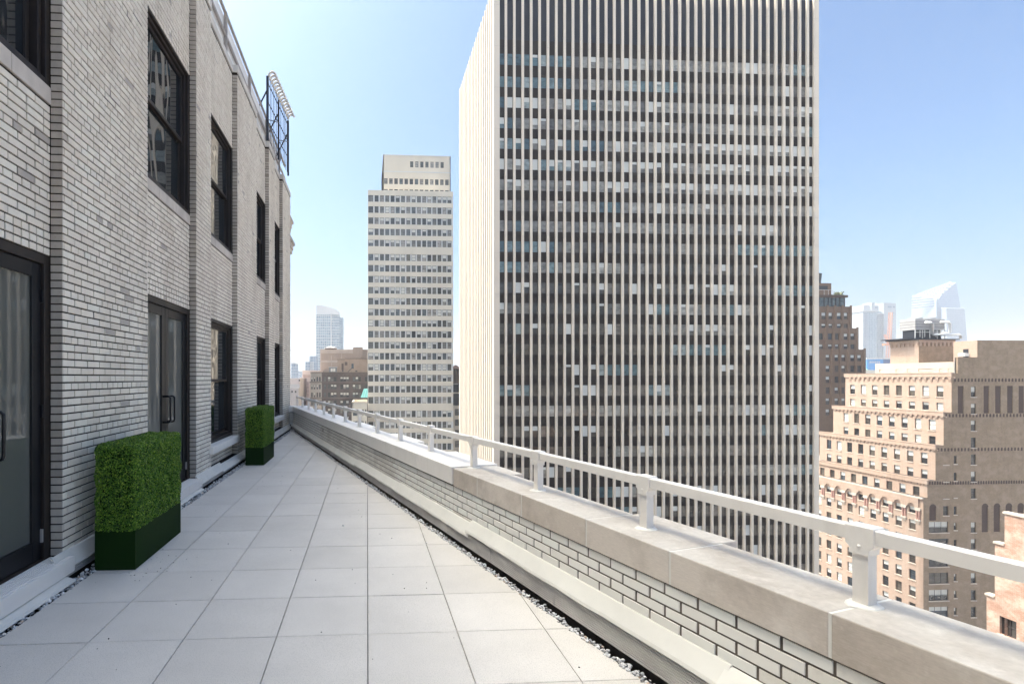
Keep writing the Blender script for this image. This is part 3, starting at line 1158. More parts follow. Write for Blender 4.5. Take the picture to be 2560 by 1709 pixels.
def fin_mat():
    t = NT('tower_stone_fins')
    geo = t.n.new("ShaderNodeNewGeometry").outputs["Position"]
    sep = t.n.new("ShaderNodeSeparateXYZ")
    t.l.new(geo, sep.inputs[0])
    md = t.n.new("ShaderNodeMath")
    md.operation = 'PINGPONG'
    md.inputs[1].default_value = 3.0720
    ad = t.n.new("ShaderNodeMath")
    ad.inputs[1].default_value = 200 + 0.9
    t.l.new(sep.outputs[2], ad.inputs[0])
    t.l.new(ad.outputs[0], md.inputs[0])
    ln = t.ramp(md.outputs[0], [(0.0, 0.70), (0.011, 0.70), (0.013, 1.0), (1.0, 1.0)])
    md2 = t.ramp(t.noise(t.pos((1, 1, 0.06)), 0.7, 5, 0.65), [(0.3, (0.67, 0.585, 0.485)), (0.7, (0.73, 0.645, 0.54))])
    return t.out(t.mix(1.0, md2, ln, 'MULTIPLY'), 0.75, 0.25)


M['fin'] = fin_mat()
M['spandrel'] = plain('dark_bronze_panel', (0.019, 0.013, 0.012), 0.55, 0.15, 0.1, 0.3)
M['louvre'] = plain('blue_black_louvre', (0.020, 0.024, 0.036), 0.6, 0.15, 0.25, 0.25)

# ------------------------------------------------------------------ the big office tower
tw = thing("office_tower", "huge office tower with white stone fins and dark bands of windows", "skyscraper")
TX, TYF, TYB, TW, TT = 18.736, 75.200, 103.760, 50.880, 60.346
ff, fl = Face(TX, TYF, "-Y"), Face(TX, TYB, "-X")
mb = MB()
mb.box(TX + 0.42, TX + TW - 0.42, TYF + 0.42, TYB - 0.42, GZ, TT - 0.5)
mb.build("core", M['spandrel'], tw)
fin_u = [1.8880 + 1.27680 * k for k in range(38)]
edges = [(0.0, 0.920)] + [(u - 0.165, u + 0.165) for u in fin_u] + [(TW - 0.760, TW)]
for a, b in edges:
    q = MB()
    ff.fbox(q, a, b, GZ, TT, -0.41 if b - a < 0.6 else -0.43, 0.0)
    o = q.build("corner_pier" if b - a > 0.6 else "fin", M['fin'], tw)
gaps = [(a[1], b[0]) for a, b in zip(edges[:-1], edges[1:])]
row_top = [50.106] + [46.714 - 3.0720 * k for k in range(26)]
bands = [(52.186, TT - 0.2, 'louvre', -0.325), (50.106, 52.176, 'spandrel', -0.34)]
for a, b in zip(row_top[:-1], row_top[1:]):
    bands.append((b, a - (1.68 if a > 49 else 1.60), 'spandrel', -0.34))
bands.append((GZ, row_top[-1] - 1.60, 'spandrel', -0.34))
for za, zb, mt, d in bands:
    q = MB()
    ff.fbox(q, 0.85, TW - 0.75, za, zb, -0.40, d)
    q.build("louvre_panel" if mt == 'louvre' else "spandrel", M[mt], tw)
spots = []
for r, zt in enumerate(row_top):
    for c, (a, b) in enumerate(gaps):
        spots.append((r, c, a, b, zt))
shown = sorted(spots, key=lambda q: (abs(q[0] - 9) > 10, q[1]))[:300]
shown = set((q[0], q[1]) for q in shown)
far_w = {k: MB() for k in ('pale', 'teal', 'dark')}
far_bl = MB()
for r, c, a, b, zt in spots:
    h = 1.68 if r == 0 else 1.60
    if c == 0 or random.random() < 0.3:
        x = random.random()
    up = r < 8  # pane tones by row imitate room light and reflections in the glass
    if c < 9 and r < 3 or (3 <= r <= 4 and c < 6) or (r in (8, 9, 10) and c < 7) or (r in (8, 12, 14) and 20 < c < 28):
        kind = 'teal' if x < 0.75 else 'pale'
    elif up:
        kind = 'pale' if x < 0.86 else ('dark' if x < 0.93 else 'teal')
    else:
        kind = 'dark' if x < 0.72 else ('pale' if x < 0.86 else 'teal')
    pb_ = {0: 0.18, 1: 0.12, 2: 0.3, 3: 0.15, 4: 0.62, 5: 0.66, 6: 0.45, 7: 0.12}.get(r, 0.13)
    bl = random.choice([0.25, 0.45, 0.6, 0.6, 0.97, 0.97]) if random.random() < pb_ else 0.0
    z0 = zt - h
    if (r, c) in shown:
        key = (round(b - a, 2), h, kind)
        if key not in WIN:
            q = MB()
            w = round(b - a, 2)
            q.box(0, w, 0.0, 0.04, 0, h, 0, "k")
            q.box(w - 0.05, w, -0.03, 0.0, 0, h, 1, "k")
            WIN[key] = q.mesh("window", [M['office_' + kind], M['spandrel']])
        o = link("window", WIN[key], tw, ff.p(a, z0, -0.37), 0)
        if bl:
            k2 = ("towerblind", key[0], bl)
            if k2 not in WIN:
                q = MB()
                q.box(0.02, key[0] - 0.06, -0.012, -0.004, h * (1 - bl), h - 0.02)
                WIN[k2] = q.mesh("blind", M['blind'])
            link("blind", WIN[k2], o)
    else:
        ff.fbox(far_w[kind], a, b, z0, zt, -0.40, -0.37)
        if bl:
            ff.fbox(far_bl, a + 0.02, b - 0.06, z0 + h * (1 - bl), zt - 0.02, -0.365, -0.358)
for kind, q in far_w.items():
    tag(q.build("windows", M['office_' + kind + '_far'], tw), kind="stuff")
tag(far_bl.build("blinds", M['blind'], tw), kind="stuff")
# left flank: the same fins seen almost edge on
D = TYB - TYF
n = 22
for k in range(n):
    u = 0.75 + (D - 1.56) * k / (n - 1)
    q = MB()
    fl.fbox(q, u - 0.24, u + 0.24, GZ, TT, -0.41, 0.0)
    q.build("fin", M['fin'], tw)
for u0, u1 in ((-0.02, 0.37), ):
    q = MB()
    fl.fbox(q, u0, u1, GZ, TT, -0.41, -0.02)
    q.build("corner_pier", M['fin'], tw)
q = MB()
fl.fbox(q, 0.33, D - 0.45, GZ, TT - 0.3, -0.41, -0.34)
q.build("glass_wall", M['office_dark'], tw)
q = MB()
q.box(TX + TW - 0.5, TX + TW, TYF + 0.55, TYB, GZ, TT)
q.build("flank_wall", M['fin'], tw)
q = MB()
q.box(TX + 1, TX + TW - 1, TYF + 1, TYB - 1, TT - 0.6, TT - 0.3)
q.build("roof", M['louvre'], tw)

# ------------------------------------------------------------------ pale slab tower left of it
sl = thing("slab_tower", "pale beige slab tower with many rows of small windows and stepped top", "skyscraper")
M['slab'] = plain('slab_limestone', (0.63, 0.565, 0.46), 0.85, 0.2, 0.07, 0.15, stretch=(1, 1, 0.4))
M['slab_pier'] = plain('slab_grey_pier', (0.58, 0.575, 0.55), 0.8, 0.2, 0.05, 0.2)
M['green_frame'] = plain('dark_green_frame', (0.035, 0.045, 0.042), 0.5, 0.3, 0.1, 0.4)
SLAB = [(0.0, (0.09, 0.09, 0.08)), (0.25, (0.16, 0.155, 0.14)), (0.5, (0.04, 0.044, 0.044)), (0.65, (0.25, 0.23, 0.205)), (0.78, (0.11, 0.125, 0.13)), (0.92, (0.34, 0.31, 0.275))]
M['slab_glass'] = glass2('slab_glass', True, SLAB)
M['slab_glass_far'] = glass2('slab_glass_far', False, SLAB)
SX, SY, SW, ST = 0.2, 163.0, 27.3, 61.3
fs = Face(SX, SY, "-Y")
cen = [0.95, 2.77, 4.47, 6.16, 7.86, 9.49, 11.19, 12.89, 14.58, 16.28, 17.98, 19.61, 21.24, 22.87, 24.5, 26.07]
cols = [(c - (0.80 if i == 0 else 0.63), c + (0.75 if i == 0 else 0.63)) for i, c in enumerate(cen)]
tops = [59.64 - 3.53 * k for k in range(5)] + [41.0 - 3.487 * k for k in range(14)] + [-8.74 - 3.487 * k for k in range(8)]
WH = 2.07
mb = MB()
mb.box(SX, SX + SW, SY + 0.31, SY + 30, GZ, ST - 0.1)
mb.box(SX, SX + SW, SY + 0.3, SY + 0.6, ST - 0.1, ST)
mb.build("core", M['slab'], sl)
zs = [ST] + [z for t in tops for z in (t, t - WH)] + [GZ]
for k in range(0, len(zs), 2):
    q = MB()
    fs.fbox(q, 0, SW, zs[k + 1] + 0.0, zs[k], -0.32, 0.0)
    q.build("spandrel", M['slab'], sl)
ed = [(0.0, cols[0][0])] + [(a[1], b[0]) for a, b in zip(cols[:-1], cols[1:])] + [(cols[-1][1], SW)]
for a, b in ed:
    q = MB()
    fs.fbox(q, a, b, GZ, ST - 0.5, -0.30, -0.03)
    q.build("pier", M['slab_pier'], sl)
cnt, rest_w, rest_b = 0, MB(), MB()
for t in tops:
    for i, (a, b) in enumerate(cols):
        r = random.random()
        bl = random.choice([0.3, 0.5, 0.5, 0.55, 0.9]) if r < 0.33 else 0.0
        if cnt < 296 and t > -26:
            far_window(sl, fs, a, b, t - WH, t, 0.16, M['slab_glass'], M['green_frame'], 0.09, True, None, bl, M['blind_warm'])
            cnt += 1
        else:
            fs.fbox(rest_w, a, b, t - WH, t, -0.28, -0.2)
            if bl:
                fs.fbox(rest_b, a + 0.1, b - 0.1, t - WH * bl, t - 0.1, -0.2, -0.18)
tag(rest_w.build("windows", M['slab_glass_far'], sl), kind="stuff")
tag(rest_b.build("blinds", M['blind_warm'], sl), kind="stuff")
# set-back top storeys
fs2 = Face(5.24, 170.0, "-Y")
holes = [(9.0 + 1.7 * k, 10.05 + 1.7 * k, 71.65, 73.65) for k in range(7)] + [(0.34 + 1.7 * k, 1.5 + 1.7 * k, 65.95, 67.85) for k in range(13)] + [(0.34 + 1.7 * k, 1.5 + 1.7 * k, 62.3, 64.3) for k in range(13)]
q = MB()
fs2.wall(q, 0, 22.56, ST - 0.2, 75.4, holes, 0.25)
q.box(5.24, 27.8, 170.3, 190, ST - 0.2, 75.2)
q.box(5.24, 5.5, 170.0, 190, ST - 0.2, 75.4)
q.box(27.5, 27.8, 170.0, 190, ST - 0.2, 75.4)
q.build("top_storeys", M['slab'], sl)
q = MB()
fs2.fbox(q, -0.05, 22.6, 69.9, 70.25, -0.1, 0.06)
fs2.fbox(q, -0.08, 22.64, 75.4, 75.7, -0.3, 0.08)
q.build("cornice", M['slab_pier'], sl)
for a, b, z0, z1 in holes:
    far_window(sl, fs2, a, b, z0, z1, 0.2, M['slab_glass'], M['green_frame'], 0.08, True)

# ------------------------------------------------------------------ brick hotel with arcades, right
ho = thing("brick_hotel", "beige brick hotel with stepped setbacks and an arcade of little columns", "building")
M['buff'] = masonry('buff_brick', (0.415, 0.295, 0.225), (0.47, 0.342, 0.265), (0.42, 0.33, 0.265), 0.075, 0.25, (0.46, 0.375, 0.31), 0.5)
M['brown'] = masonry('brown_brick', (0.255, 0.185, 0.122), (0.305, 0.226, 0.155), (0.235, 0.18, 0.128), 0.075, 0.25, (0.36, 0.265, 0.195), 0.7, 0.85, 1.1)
M['infill'] = masonry('dark_infill_brick', (0.085, 0.056, 0.045), (0.10, 0.066, 0.054), (0.08, 0.056, 0.05), 0.075, 0.25, (0.10, 0.07, 0.06), 0.2)
M['trim'] = plain('buff_stone', (0.56, 0.485, 0.41), 0.85, 0.2, 0.1, 0.8)
M['pink'] = plain('pink_stone', (0.42, 0.25, 0.21), 0.8, 0.25, 0.15, 2)
M['hframe'] = plain('hotel_frame', (0.05, 0.042, 0.042), 0.5, 0.3, 0.15, 1)
HG = [(0.0, (0.03, 0.032, 0.036)), (0.35, (0.06, 0.055, 0.05)), (0.6, (0.10, 0.085, 0.07)), (0.85, (0.045, 0.06, 0.075))]
M['hotel_glass'] = glass2('hotel_glass', True, HG)
HY = 96.0
TIER = [(116.83, 2.64, 118.86), (115.14, -5.2, 120.34), (113.40, -11.8, 122.3), (111.67, -18.75, 150.0), (110.83, -22.25, 150.0)]
rowsT = [[(-2.15, 0.06), (-4.95, -3.33)], [(-8.95, -6.75), (-11.8, -10.15)], [(-15.75, -13.5), (-18.75, -16.95)], [(-22.24, -20.35)],
         [(-25.75, -23.5), (-29.1, -27.1)] + [(-32.55 - 3.38 * k, -30.5 - 3.38 * k) for k in range(12)]]
roofm = plain('hotel_roofing', (0.30, 0.28, 0.26), 0.9, 0.2, 0.2, 0.5)
for ti, ((x, zt, yend), rows) in enumerate(zip(TIER, rowsT)):
    f = Face(x, yend, "-X")                   # u = yend - Y
    zb = TIER[ti + 1][1] if ti < 4 else GZ
    holes, arches = [], []
    for ri, (za, zc) in enumerate(rows):
        k = 0
        while True:
            yc = 98.1 + 2.70 * k
            if yc > min(yend - 1.0, 127):
                break
            a = yend - yc - 0.63
            if ti == 4 and ri == 0:
                arches.append((a - 0.06, a + 1.32, za, zc))
                holes.append((a - 0.10, a + 1.36, -25.75, -24.40))
            else:
                holes.append((a, a + 1.26, max(za, zb - 0.0), zc))
            k += 1
    q = MB()
    base = zb if ti < 4 else GZ
    f.wall(q, 0, yend - HY, base, zt, [h for h in holes], 0.3)
    q.poly([f.p(0, base), f.p(0, base, -8), f.p(0, zt, -8), f.p(0, zt)])
    # round heads of the arcade
    for a, b, za, zc in arches:
        c, r = (a + b) / 2, (b - a) / 2 + 0.04
    q.build("wall", M['buff'], ho)
    q = MB()
    f.fbox(q, 0.3, yend - HY - 0.3, zt - 0.25, zt - 0.15, -9, -0.3)
    q.build("roof", roofm, ho)
    for hi, (a, b, za, zc) in enumerate(holes):
        arch = ti == 4 and za == -25.75
        bl = random.choice([0.35, 0.45, 0.5, 0.55, 0.95]) if random.random() < (0.75 if ti < 3 else 0.5) else 0.0
        if zc > -47:
            far_window(ho, f, a, b, za, zc, 0.24 if not arch else 0.29, M['hotel_glass'], M['hframe'], 0.06, True, M['trim'] if za > zb + 0.05 or ti == 4 else None, bl, M['blind'])
    # corbelled parapet
    if ti < 4:
        q = MB()
        f.fbox(q, -0.15, yend - HY + 0.15, zt - 0.75, zt, 0.002, 0.24)
        f.fbox(q, -0.2, yend - HY + 0.2, zt, zt + 0.12, -0.3, 0.30)
        q.build("parapet", M['buff'], ho)
        pitch = (1.12, 0.98, 0.86, 0.60)[ti]
        hgt = (1.05, 0.72, 0.62, 0.52)[ti]
        cb = MB()
        pw = pitch * (0.36 if ti < 3 else 0.45)
        cb.loft([[(0, -0.001, -hgt), (pw, -0.001, -hgt), (pw, -0.03, -hgt), (0, -0.03, -hgt)], [(0, -0.001, -hgt * 0.45), (pw, -0.001, -hgt * 0.45), (pw, -0.20, -hgt * 0.45), (0, -0.20, -hgt * 0.45)], [(0, -0.001, 0), (pw, -0.001, 0), (pw, -0.22, 0), (0, -0.22, 0)]])
        cm = cb.mesh("corbel", M['buff'])
        ar = MB()
        aw = pitch - pw
        for s in range(6):               # little arch between two corbels
            t0, t1 = math.pi * s / 6, math.pi * (s + 1) / 6
            x0, x1 = pw + aw / 2 - aw / 2 * math.cos(t0), pw + aw / 2 - aw / 2 * math.cos(t1)
            z0_, z1_ = -aw / 2 + aw / 2 * math.sin(t0), -aw / 2 + aw / 2 * math.sin(t1)
            ar.hexa([(x0, -0.20, z0_), (x1, -0.20, z1_), (x1, -0.02, z1_), (x0, -0.02, z0_), (x0, -0.20, 0.01), (x1, -0.20, 0.01), (x1, -0.02, 0.01), (x0, -0.02, 0.01)])
        am = ar.mesh("corbel_arch", M['buff'])
        u = yend - HY - pw - 0.02
        while u > 0.3 and u > yend - 124:
            c = link("corbel", cm, ho, f.p(u, zt - 0.75), f.rz)
            if ti < 3:
                link("corbel_arch", am, c)
            u -= pitch
# arcade: arched hoods and paired columns on consoles
x, zt, yend = TIER[4]
f = Face(x, yend, "-X")
k = 0
arch_b = MB()
N = 10
w, rr_ = 1.46, 0.73
for s in range(N):
    t0, t1 = math.pi * s / N, math.pi * (s + 1) / N
    p0, p1 = (-rr_ * math.cos(t0), rr_ * math.sin(t0)), (-rr_ * math.cos(t1), rr_ * math.sin(t1))
    arch_b.hexa([(p0[0], -0.28, p0[1]), (p1[0], -0.28, p1[1]), (p1[0], 0.3, p1[1]), (p0[0], 0.3, p0[1]),
                 (p0[0], -0.28, 1.0), (p1[0], -0.28, 1.0), (p1[0], 0.3, 1.0), (p0[0], 0.3, 1.0)])
arch_b.box(-1.35, -rr_, -0.28, -0.002, 0, 1.0)
arch_b.box(rr_, 1.35, -0.28, -0.002, 0, 1.0)
arch_b.box(-1.35, 1.35, -0.30, -0.002, 1.0, 1.9)
arch_me = arch_b.mesh("arch", M['buff'])
col_b = MB()
for cx in (-0.30, 0.18):
    col_b.tube([(cx, -0.15, -2.35), (cx, -0.15, -0.42)], 0.16, 8, 1)
col_b.box(-0.60, 0.46, -0.32, -0.002, -0.42, 0.0, 0)
col_b.box(-0.52, 0.38, -0.36, -0.002, -0.56, -0.42, 0)
col_b.box(-0.55, 0.42, -0.34, -0.002, -2.62, -2.35, 0)
col_b.loft([[(-0.2, -0.002, -3.35), (0.1, -0.002, -3.35), (0.1, -0.06, -3.35), (-0.2, -0.06, -3.35)], [(-0.5, -0.002, -2.62), (0.36, -0.002, -2.62), (0.36, -0.33, -2.62), (-0.5, -0.33, -2.62)]], 0)
col_me = col_b.mesh("column_pair", [M['trim'], M['pink']])
while 98.1 + 2.7 * k < 126:
    yc = 98.1 + 2.7 * k
    link("arch", arch_me, ho, f.p(yend - yc, -24.40), f.rz)
    link("column_pair", col_me, ho, f.p(yend - yc + 1.35 - 0.08, -24.42), f.rz)
    k += 1
q = MB()
f.fbox(q, yend - 126, yend - HY, -22.52, -22.24, 0.002, 0.34)
q.build("cornice", M['trim'], ho)

# the shaded brown end wall
fb = Face(0, HY, "-Y")                        # u = X
profile = [(110.83, 111.67, -22.25), (111.67, 113.40, -18.75), (113.40, 115.14, -11.8), (115.14, 116.83, -5.2), (116.83, 118.19, 2.64), (118.19, 122.39, 5.86), (122.39, 150.0, 9.28)]
winB, panels = [], []
for k in range(14):
    z = 0.0 - 3.40 * k
    if k != 7:
        winB.append((121.0, 122.1, z - 2.1, z - 0.05))
for k in range(4, 8):
    z = -0.25 - 3.38 * k
    winB.append((115.04, 116.19, z - 1.9, z))
    winB.append((117.34, 117.95, z - 1.75, z - 0.1))
for k in range(8, 15):
    z = -27.0 - 3.40 * (k - 8)
    winB.append((112.0, 116.19, z - 2.2, z))
    winB.append((117.34, 117.95, z - 1.75, z - 0.3))
panels = [(118.19, 119.42), (123.75, 124.95), (126.24, 127.5), (128.85, 130.1), (131.35, 132.6), (133.9, 135.1)]
PZ = (-5.42, 0.10)
arcs = [(112.1, 113.57, -26.8), (123.34, 124.76, -29.3), (125.92, 127.35, -29.3), (128.51, 129.95, -29.3), (131.1, 132.5, -29.3)]
q = MB()
for a, b, zt in profile:
    hs = [h for h in winB if a <= h[0] and h[1] <= b] + [(pa, pb_, *PZ) for pa, pb_ in panels if a <= pa and pb_ <= b]
    hs += [(pa, pb_, za, -24.2) for pa, pb_, za in arcs if a <= pa and pb_ <= b]
    span = [h for h in winB if not any(a2 <= h[0] and h[1] <= b2 for a2, b2, _ in profile)]
    if a == 110.83:
        continue
    fb.wall(q, a, b, -22.25 if b < 118.5 else GZ, zt, [h for h in hs if b > 118.5 or h[2] > -22.25], 0.3)
    if a > 118:
        q.poly([(a, HY, 2), (a, HY + 0.5, 2), (a, HY + 0.5, zt), (a, HY, zt)])
lowh = [h for h in winB if h[1] < 118.19 and h[3] < -22.25] + [(pa, pb_, za, -24.2) for pa, pb_, za in arcs if pa < 118]
fb.wall(q, 110.83, 118.19, GZ, -22.25, lowh, 0.3)
q.build("end_wall", M['brown'], ho)
q = MB()
q.box(122.39, 150, HY + 0.4, HY + 4.2, 2, 9.2)
q.box(118.19, 122.39, HY + 0.31, HY + 0.6, 2, 5.8)
q.build("roof", roofm, ho)
for pa, pb_ in panels:
    q = MB()
    fb.fbox(q, pa, pb_, *PZ, -0.3, -0.12)
    q.build("blind_panel", M['infill'], ho)
for pa, pb_, za in arcs:
    q = MB()
    fb.fbox(q, pa, pb_, za, -24.2, -0.3, -0.12)
    c, r = (pa + pb_) / 2, (pb_ - pa) / 2
    q.poly([fb.p(c - r * math.cos(t), -24.2 + r * math.sin(t), 0.012) for t in np.linspace(0, math.pi, 13)])
    q.build("blind_arch", M['infill'], ho)
for a, b, za, zc in winB:
    far_window(ho, fb, a, b, za, zc, 0.2, M['hotel_glass'], M['hframe'], 0.07, True, M['trim'], random.choice([0, 0, 0.4, 0.55]), M['blind_warm'], 2 if b - a > 3 else 0)
niche = MB()
niche.box(0, 0.36, -0.02, 0.0, 0, 0.5)
niche.poly([(0.18 - 0.18 * math.cos(t), -0.02, 0.5 + 0.18 * math.sin(t)) for t in np.linspace(0, math.pi, 9)])
nm = niche.mesh("corbel_niche", M['infill'])
for z, x0, x1, pt in ((0.95, 117.4, 136, 0.73), (-6.15, 115.5, 136, 0.73), (-12.95, 113.8, 136, 0.72), (-19.6, 112.0, 136, 0.55)):
    xx = x0
    while xx < x1:
        link("corbel_niche", nm, ho, fb.p(xx, z))
        xx += pt
    q = MB()
    fb.fbox(q, x0 - 0.2, 140, z - 0.22, z - 0.05, 0.001, 0.06)
    q.build("string_course", M['brown'], ho)

# penthouse and cooling plant on the hotel roof
q = MB()
fp_ = Face(124.83, 119.1, "-X")
hs = []
for a, b in ((1.0, 1.65), (4.9, 5.6), (7.4, 8.2), (9.9, 13.0), (14.1, 14.8), (15.8, 16.8)):
    hs.append((a, b, 3.0, 3.75))
fp_.wall(q, 0, 17.7, 2.3, 5.15, hs, 0.2)
q.box(124.9, 140, 101.4, 119.1, 2.3, 5.1)
q.build("penthouse", plain('cream_render', (0.52, 0.42, 0.345), 0.85, 0.2, 0.06, 0.5), ho)
for a, b, z0, z1 in hs:
    far_window(ho, fp_, a, b, z0, z1, 0.1, M['hotel_glass'], M['hframe'], 0.05, False, None, 0.0, None, 4 if b - a > 2 else 0)
q = MB()
q.box(125.87, 134.6, 110.0, 116.4, 4.8, 10.4)
q.build("tank_house", M['brown'], ho)
q = MB()
f2 = Face(125.87, 116.4, "-X")
f2.quad(q, 0, 6.4, 5.2, 10.35, 0.02)
f2.fbox(q, -0.1, 6.5, 9.75, 10.38, 0.02, 0.26)
for k in range(7):
    f2.fbox(q, 0.1 + 0.97 * k, 0.5 + 0.97 * k, 9.0, 9.76, 0.02, 0.22)
f3 = Face(125.87, 110.0, "-Y")
f3.fbox(q, -0.2, 8.7, 9.75, 10.38, 0.02, 0.24)
for k in range(9):
    f3.fbox(q, 0.1 + 0.97 * k, 0.5 + 0.97 * k, 9.0, 9.76, 0.02, 0.2)
q.build("corbelling", M['buff'], ho)
q = MB()
q.box(125.2, 135.2, 109.4, 117, 10.42, 10.62)
q.box(124.0, 131.0, 111, 117, 10.63, 10.85)
q.build("roof_slab", M['black'], ho)
q = MB()
f4 = Face(122.39, 100.2, "-X")
f4.quad(q, 0, 4.2, 5.0, 9.25, 0.02)
q.build("side_wall", M['buff'], ho)

ct = thing("cooling_tower", "grey metal cooling tower with white pipes on the hotel's roof", "cooling tower")
M['galv'] = plain('galvanised_steel', (0.40, 0.39, 0.385), 0.5, 0.4, 0.12, 1.0, stretch=(1, 1, 4))
M['pipe'] = plain('white_pipe', (0.72, 0.72, 0.71), 0.5, 0.35, 0.06, 2)
a, b = survey(2288, 824, 112.5), survey(2362, 797, 112.5)
q = MB()
q.box(a.x, b.x, 112.5, 116.0, a.z, b.z)
q.build("casing", M['galv'], ct, bevel=0.04)
q = MB()
for k in range(1, 4):
    z = a.z + (b.z - a.z) * k / 4
    q.box(a.x - 0.03, b.x + 0.03, 112.46, 116.03, z - 0.03, z + 0.03)
q.build("seam", M['black'], ct)
for k in range(2):
    q = MB()
    cx = a.x + (b.x - a.x) * (0.27 + 0.46 * k)
    q.tube([(cx, 114.2, b.z), (cx, 114.2, b.z + 0.35)], 1.25, 16)
    q.build("fan_stack", M['galv'], ct)
q = MB()
q.box(a.x + 0.3, b.x - 0.3, 113.0, 115.6, 10.86, a.z - 0.01)
q.build("basin", M['black'], ct)
for k in range(5):
    q = MB()
    x = a.x + (b.x - a.x) * k / 4
    q.box(x - 0.07, x + 0.07, 112.45, 112.6, 10.63, a.z)
    q.build("leg", M['galv'], ct)
q = MB()
p = lambda u, v: survey(u, v, 111.8)
q.tube([p(2331, 835), p(2331, 808), p(2326, 806), p(2314, 806)], 0.30, 8)
q.tube([p(2352, 805), p(2372, 805), p(2375, 809), p(2375, 830), p(2371, 833), p(2356, 833)], 0.26, 8)
q.tube([p(2332, 836), p(2398, 836), p(2402, 839), p(2402, 846)], 0.26, 8)
q.build("pipe", M['pipe'], ct, smooth=True)
q = MB()
for u in (2288, 2300, 2312, 2324, 2340, 2352):
    q.tube([p(u, 842), p(u, 824)], 0.04, 5)
q.tube([p(2288, 830), p(2362, 830)], 0.04, 5)
q.build("handrail", M['pipe'], ct)
ac = thing("air_conditioner", "white air conditioner box high on the beige hotel's upper side wall", "air conditioner")
q = MB()
q.box(121.4, 122.33, 97.3, 98.6, 6.1, 6.75)
q.build("casing", M['pipe'], ac, bevel=0.03)
q = MB()
for k in range(6):
    q.box(121.38, 121.41, 97.4, 98.5, 6.16 + k * 0.09, 6.20 + k * 0.09)
q.build("grille", M['galv'], ac)
q = MB()
q.box(122.30, 122.36, 97.5, 98.4, 5.86, 7.6)
q.build("shaft_opening", M['black'], ho)

# ------------------------------------------------------------------ stepped pink gable, bottom right
pk = thing("pink_brick_building", "pink brick building with stepped gable at the terrace's lower right", "building")
M['pinkbrick'] = masonry('pink_brick', (0.38, 0.21, 0.15), (0.44, 0.28, 0.21), (0.50, 0.385, 0.315), 0.075, 0.24, (0.56, 0.45, 0.37), 0.95, 0.85, 1.6)
PX_ = 44.0


def onx(u, v):
    k = survey(u, v, 1.0) - Vector((0, 0, EYE))
    return k * (PX_ / k.x) + Vector((0, 0, EYE))


f = Face(PX_, 60.0, "-X")
steps = [(onx(2466.5, 1486), -1), (onx(2487, 1357), -1), (onx(2511.5, 1283), -1), (onx(2537, 1283), 0)]
ys = [s_[0].y for s_ in steps[:3]] + [14.0]
wa, wb = onx(2499, 1535), onx(2541, 1597)
wz1, wz0 = onx(2520, 1546).z, onx(2520, 1591).z
q = MB()
tops_ = [s_[0].z for s_ in steps[:3]]
for k in range(3):
    hs = [(60 - wa.y, 60 - wb.y, wz0, wz1)] if 60 - ys[k] <= 60 - wa.y and 60 - wb.y <= 60 - ys[k + 1] else []
    if k == 1:
        pass
    f.wall(q, 60 - ys[k], 60 - ys[k + 1], tops_[0] if k else GZ, tops_[k], hs if k == 0 else [], 0.25)
    q.box(PX_ + 0.3, PX_ + 18, ys[k + 1], ys[k], GZ, tops_[k] - 0.3)
    f.quad(q, 60 - ys[k], 60 - ys[k] + 0.001, GZ, tops_[k], 0)
wh_ = [(60 - wa.y, 60 - wb.y, wz0, wz1), (60 - 27.0, 60 - 25.4, wz0, wz1), (60 - 22.0, 60 - 20.4, wz0, wz1)]
f.wall(q, 60 - ys[1], 60 - ys[3], GZ, tops_[0], wh_, 0.25)
for k in range(3):
    q.poly([(PX_, ys[k], GZ), (PX_ + 18, ys[k], GZ), (PX_ + 18, ys[k], tops_[k]), (PX_, ys[k], tops_[k])])
q.build("wall", M['pinkbrick'], pk)
for k in range(3):
    q = MB()
    f.fbox(q, 60 - ys[k] - 0.06, 60 - ys[k + 1] + 0.0, tops_[k], tops_[k] + 0.14, -0.35, 0.08)
    q.build("coping", M['trim'], pk)
for a, b, z0, z1 in wh_:
    far_window(pk, f, a, b, z0, z1, 0.2, M['hotel_glass'], M['hframe'], 0.05, True, M['trim'], 0.0, None, 1)

# ------------------------------------------------------------------ brown stepped tower behind the big tower
dk = thing("brown_stepped_tower", "dark brown brick tower stepping up to a glass rooftop room", "building")
M['decobrick'] = masonry('deco_brick', (0.165, 0.105, 0.07), (0.20, 0.132, 0.092), (0.15, 0.1, 0.07), 0.1, 0.3, (0.21, 0.145, 0.105), 0.4)
DY = 150.0
zz = lambda x, y: survey(2040 + x * 0.19134, 660 + y * 0.19134, DY)
fd = Face(0, DY, "-Y")
L = 128.0
tiers = [(465, 552, 838), (527, 838, 1115), (597, 1115, 2000)]
rws = [[(630, 718, [(72, 130), (162, 215), (275, 330), (360, 415)]), (778, 832, [(72, 130), (162, 215), (275, 330), (360, 415)])],
       [(905, 988, [(10, 70), (135, 190), (225, 275), (340, 392), (425, 480)]), (1048, 1108, [(10, 70), (135, 190), (225, 275), (340, 392), (425, 480)])],
       [(1185 + 141 * k, 1267 + 141 * k, [(82, 134), (198, 248), (287, 335), (403, 456), (490, 545)]) for k in range(6)]]
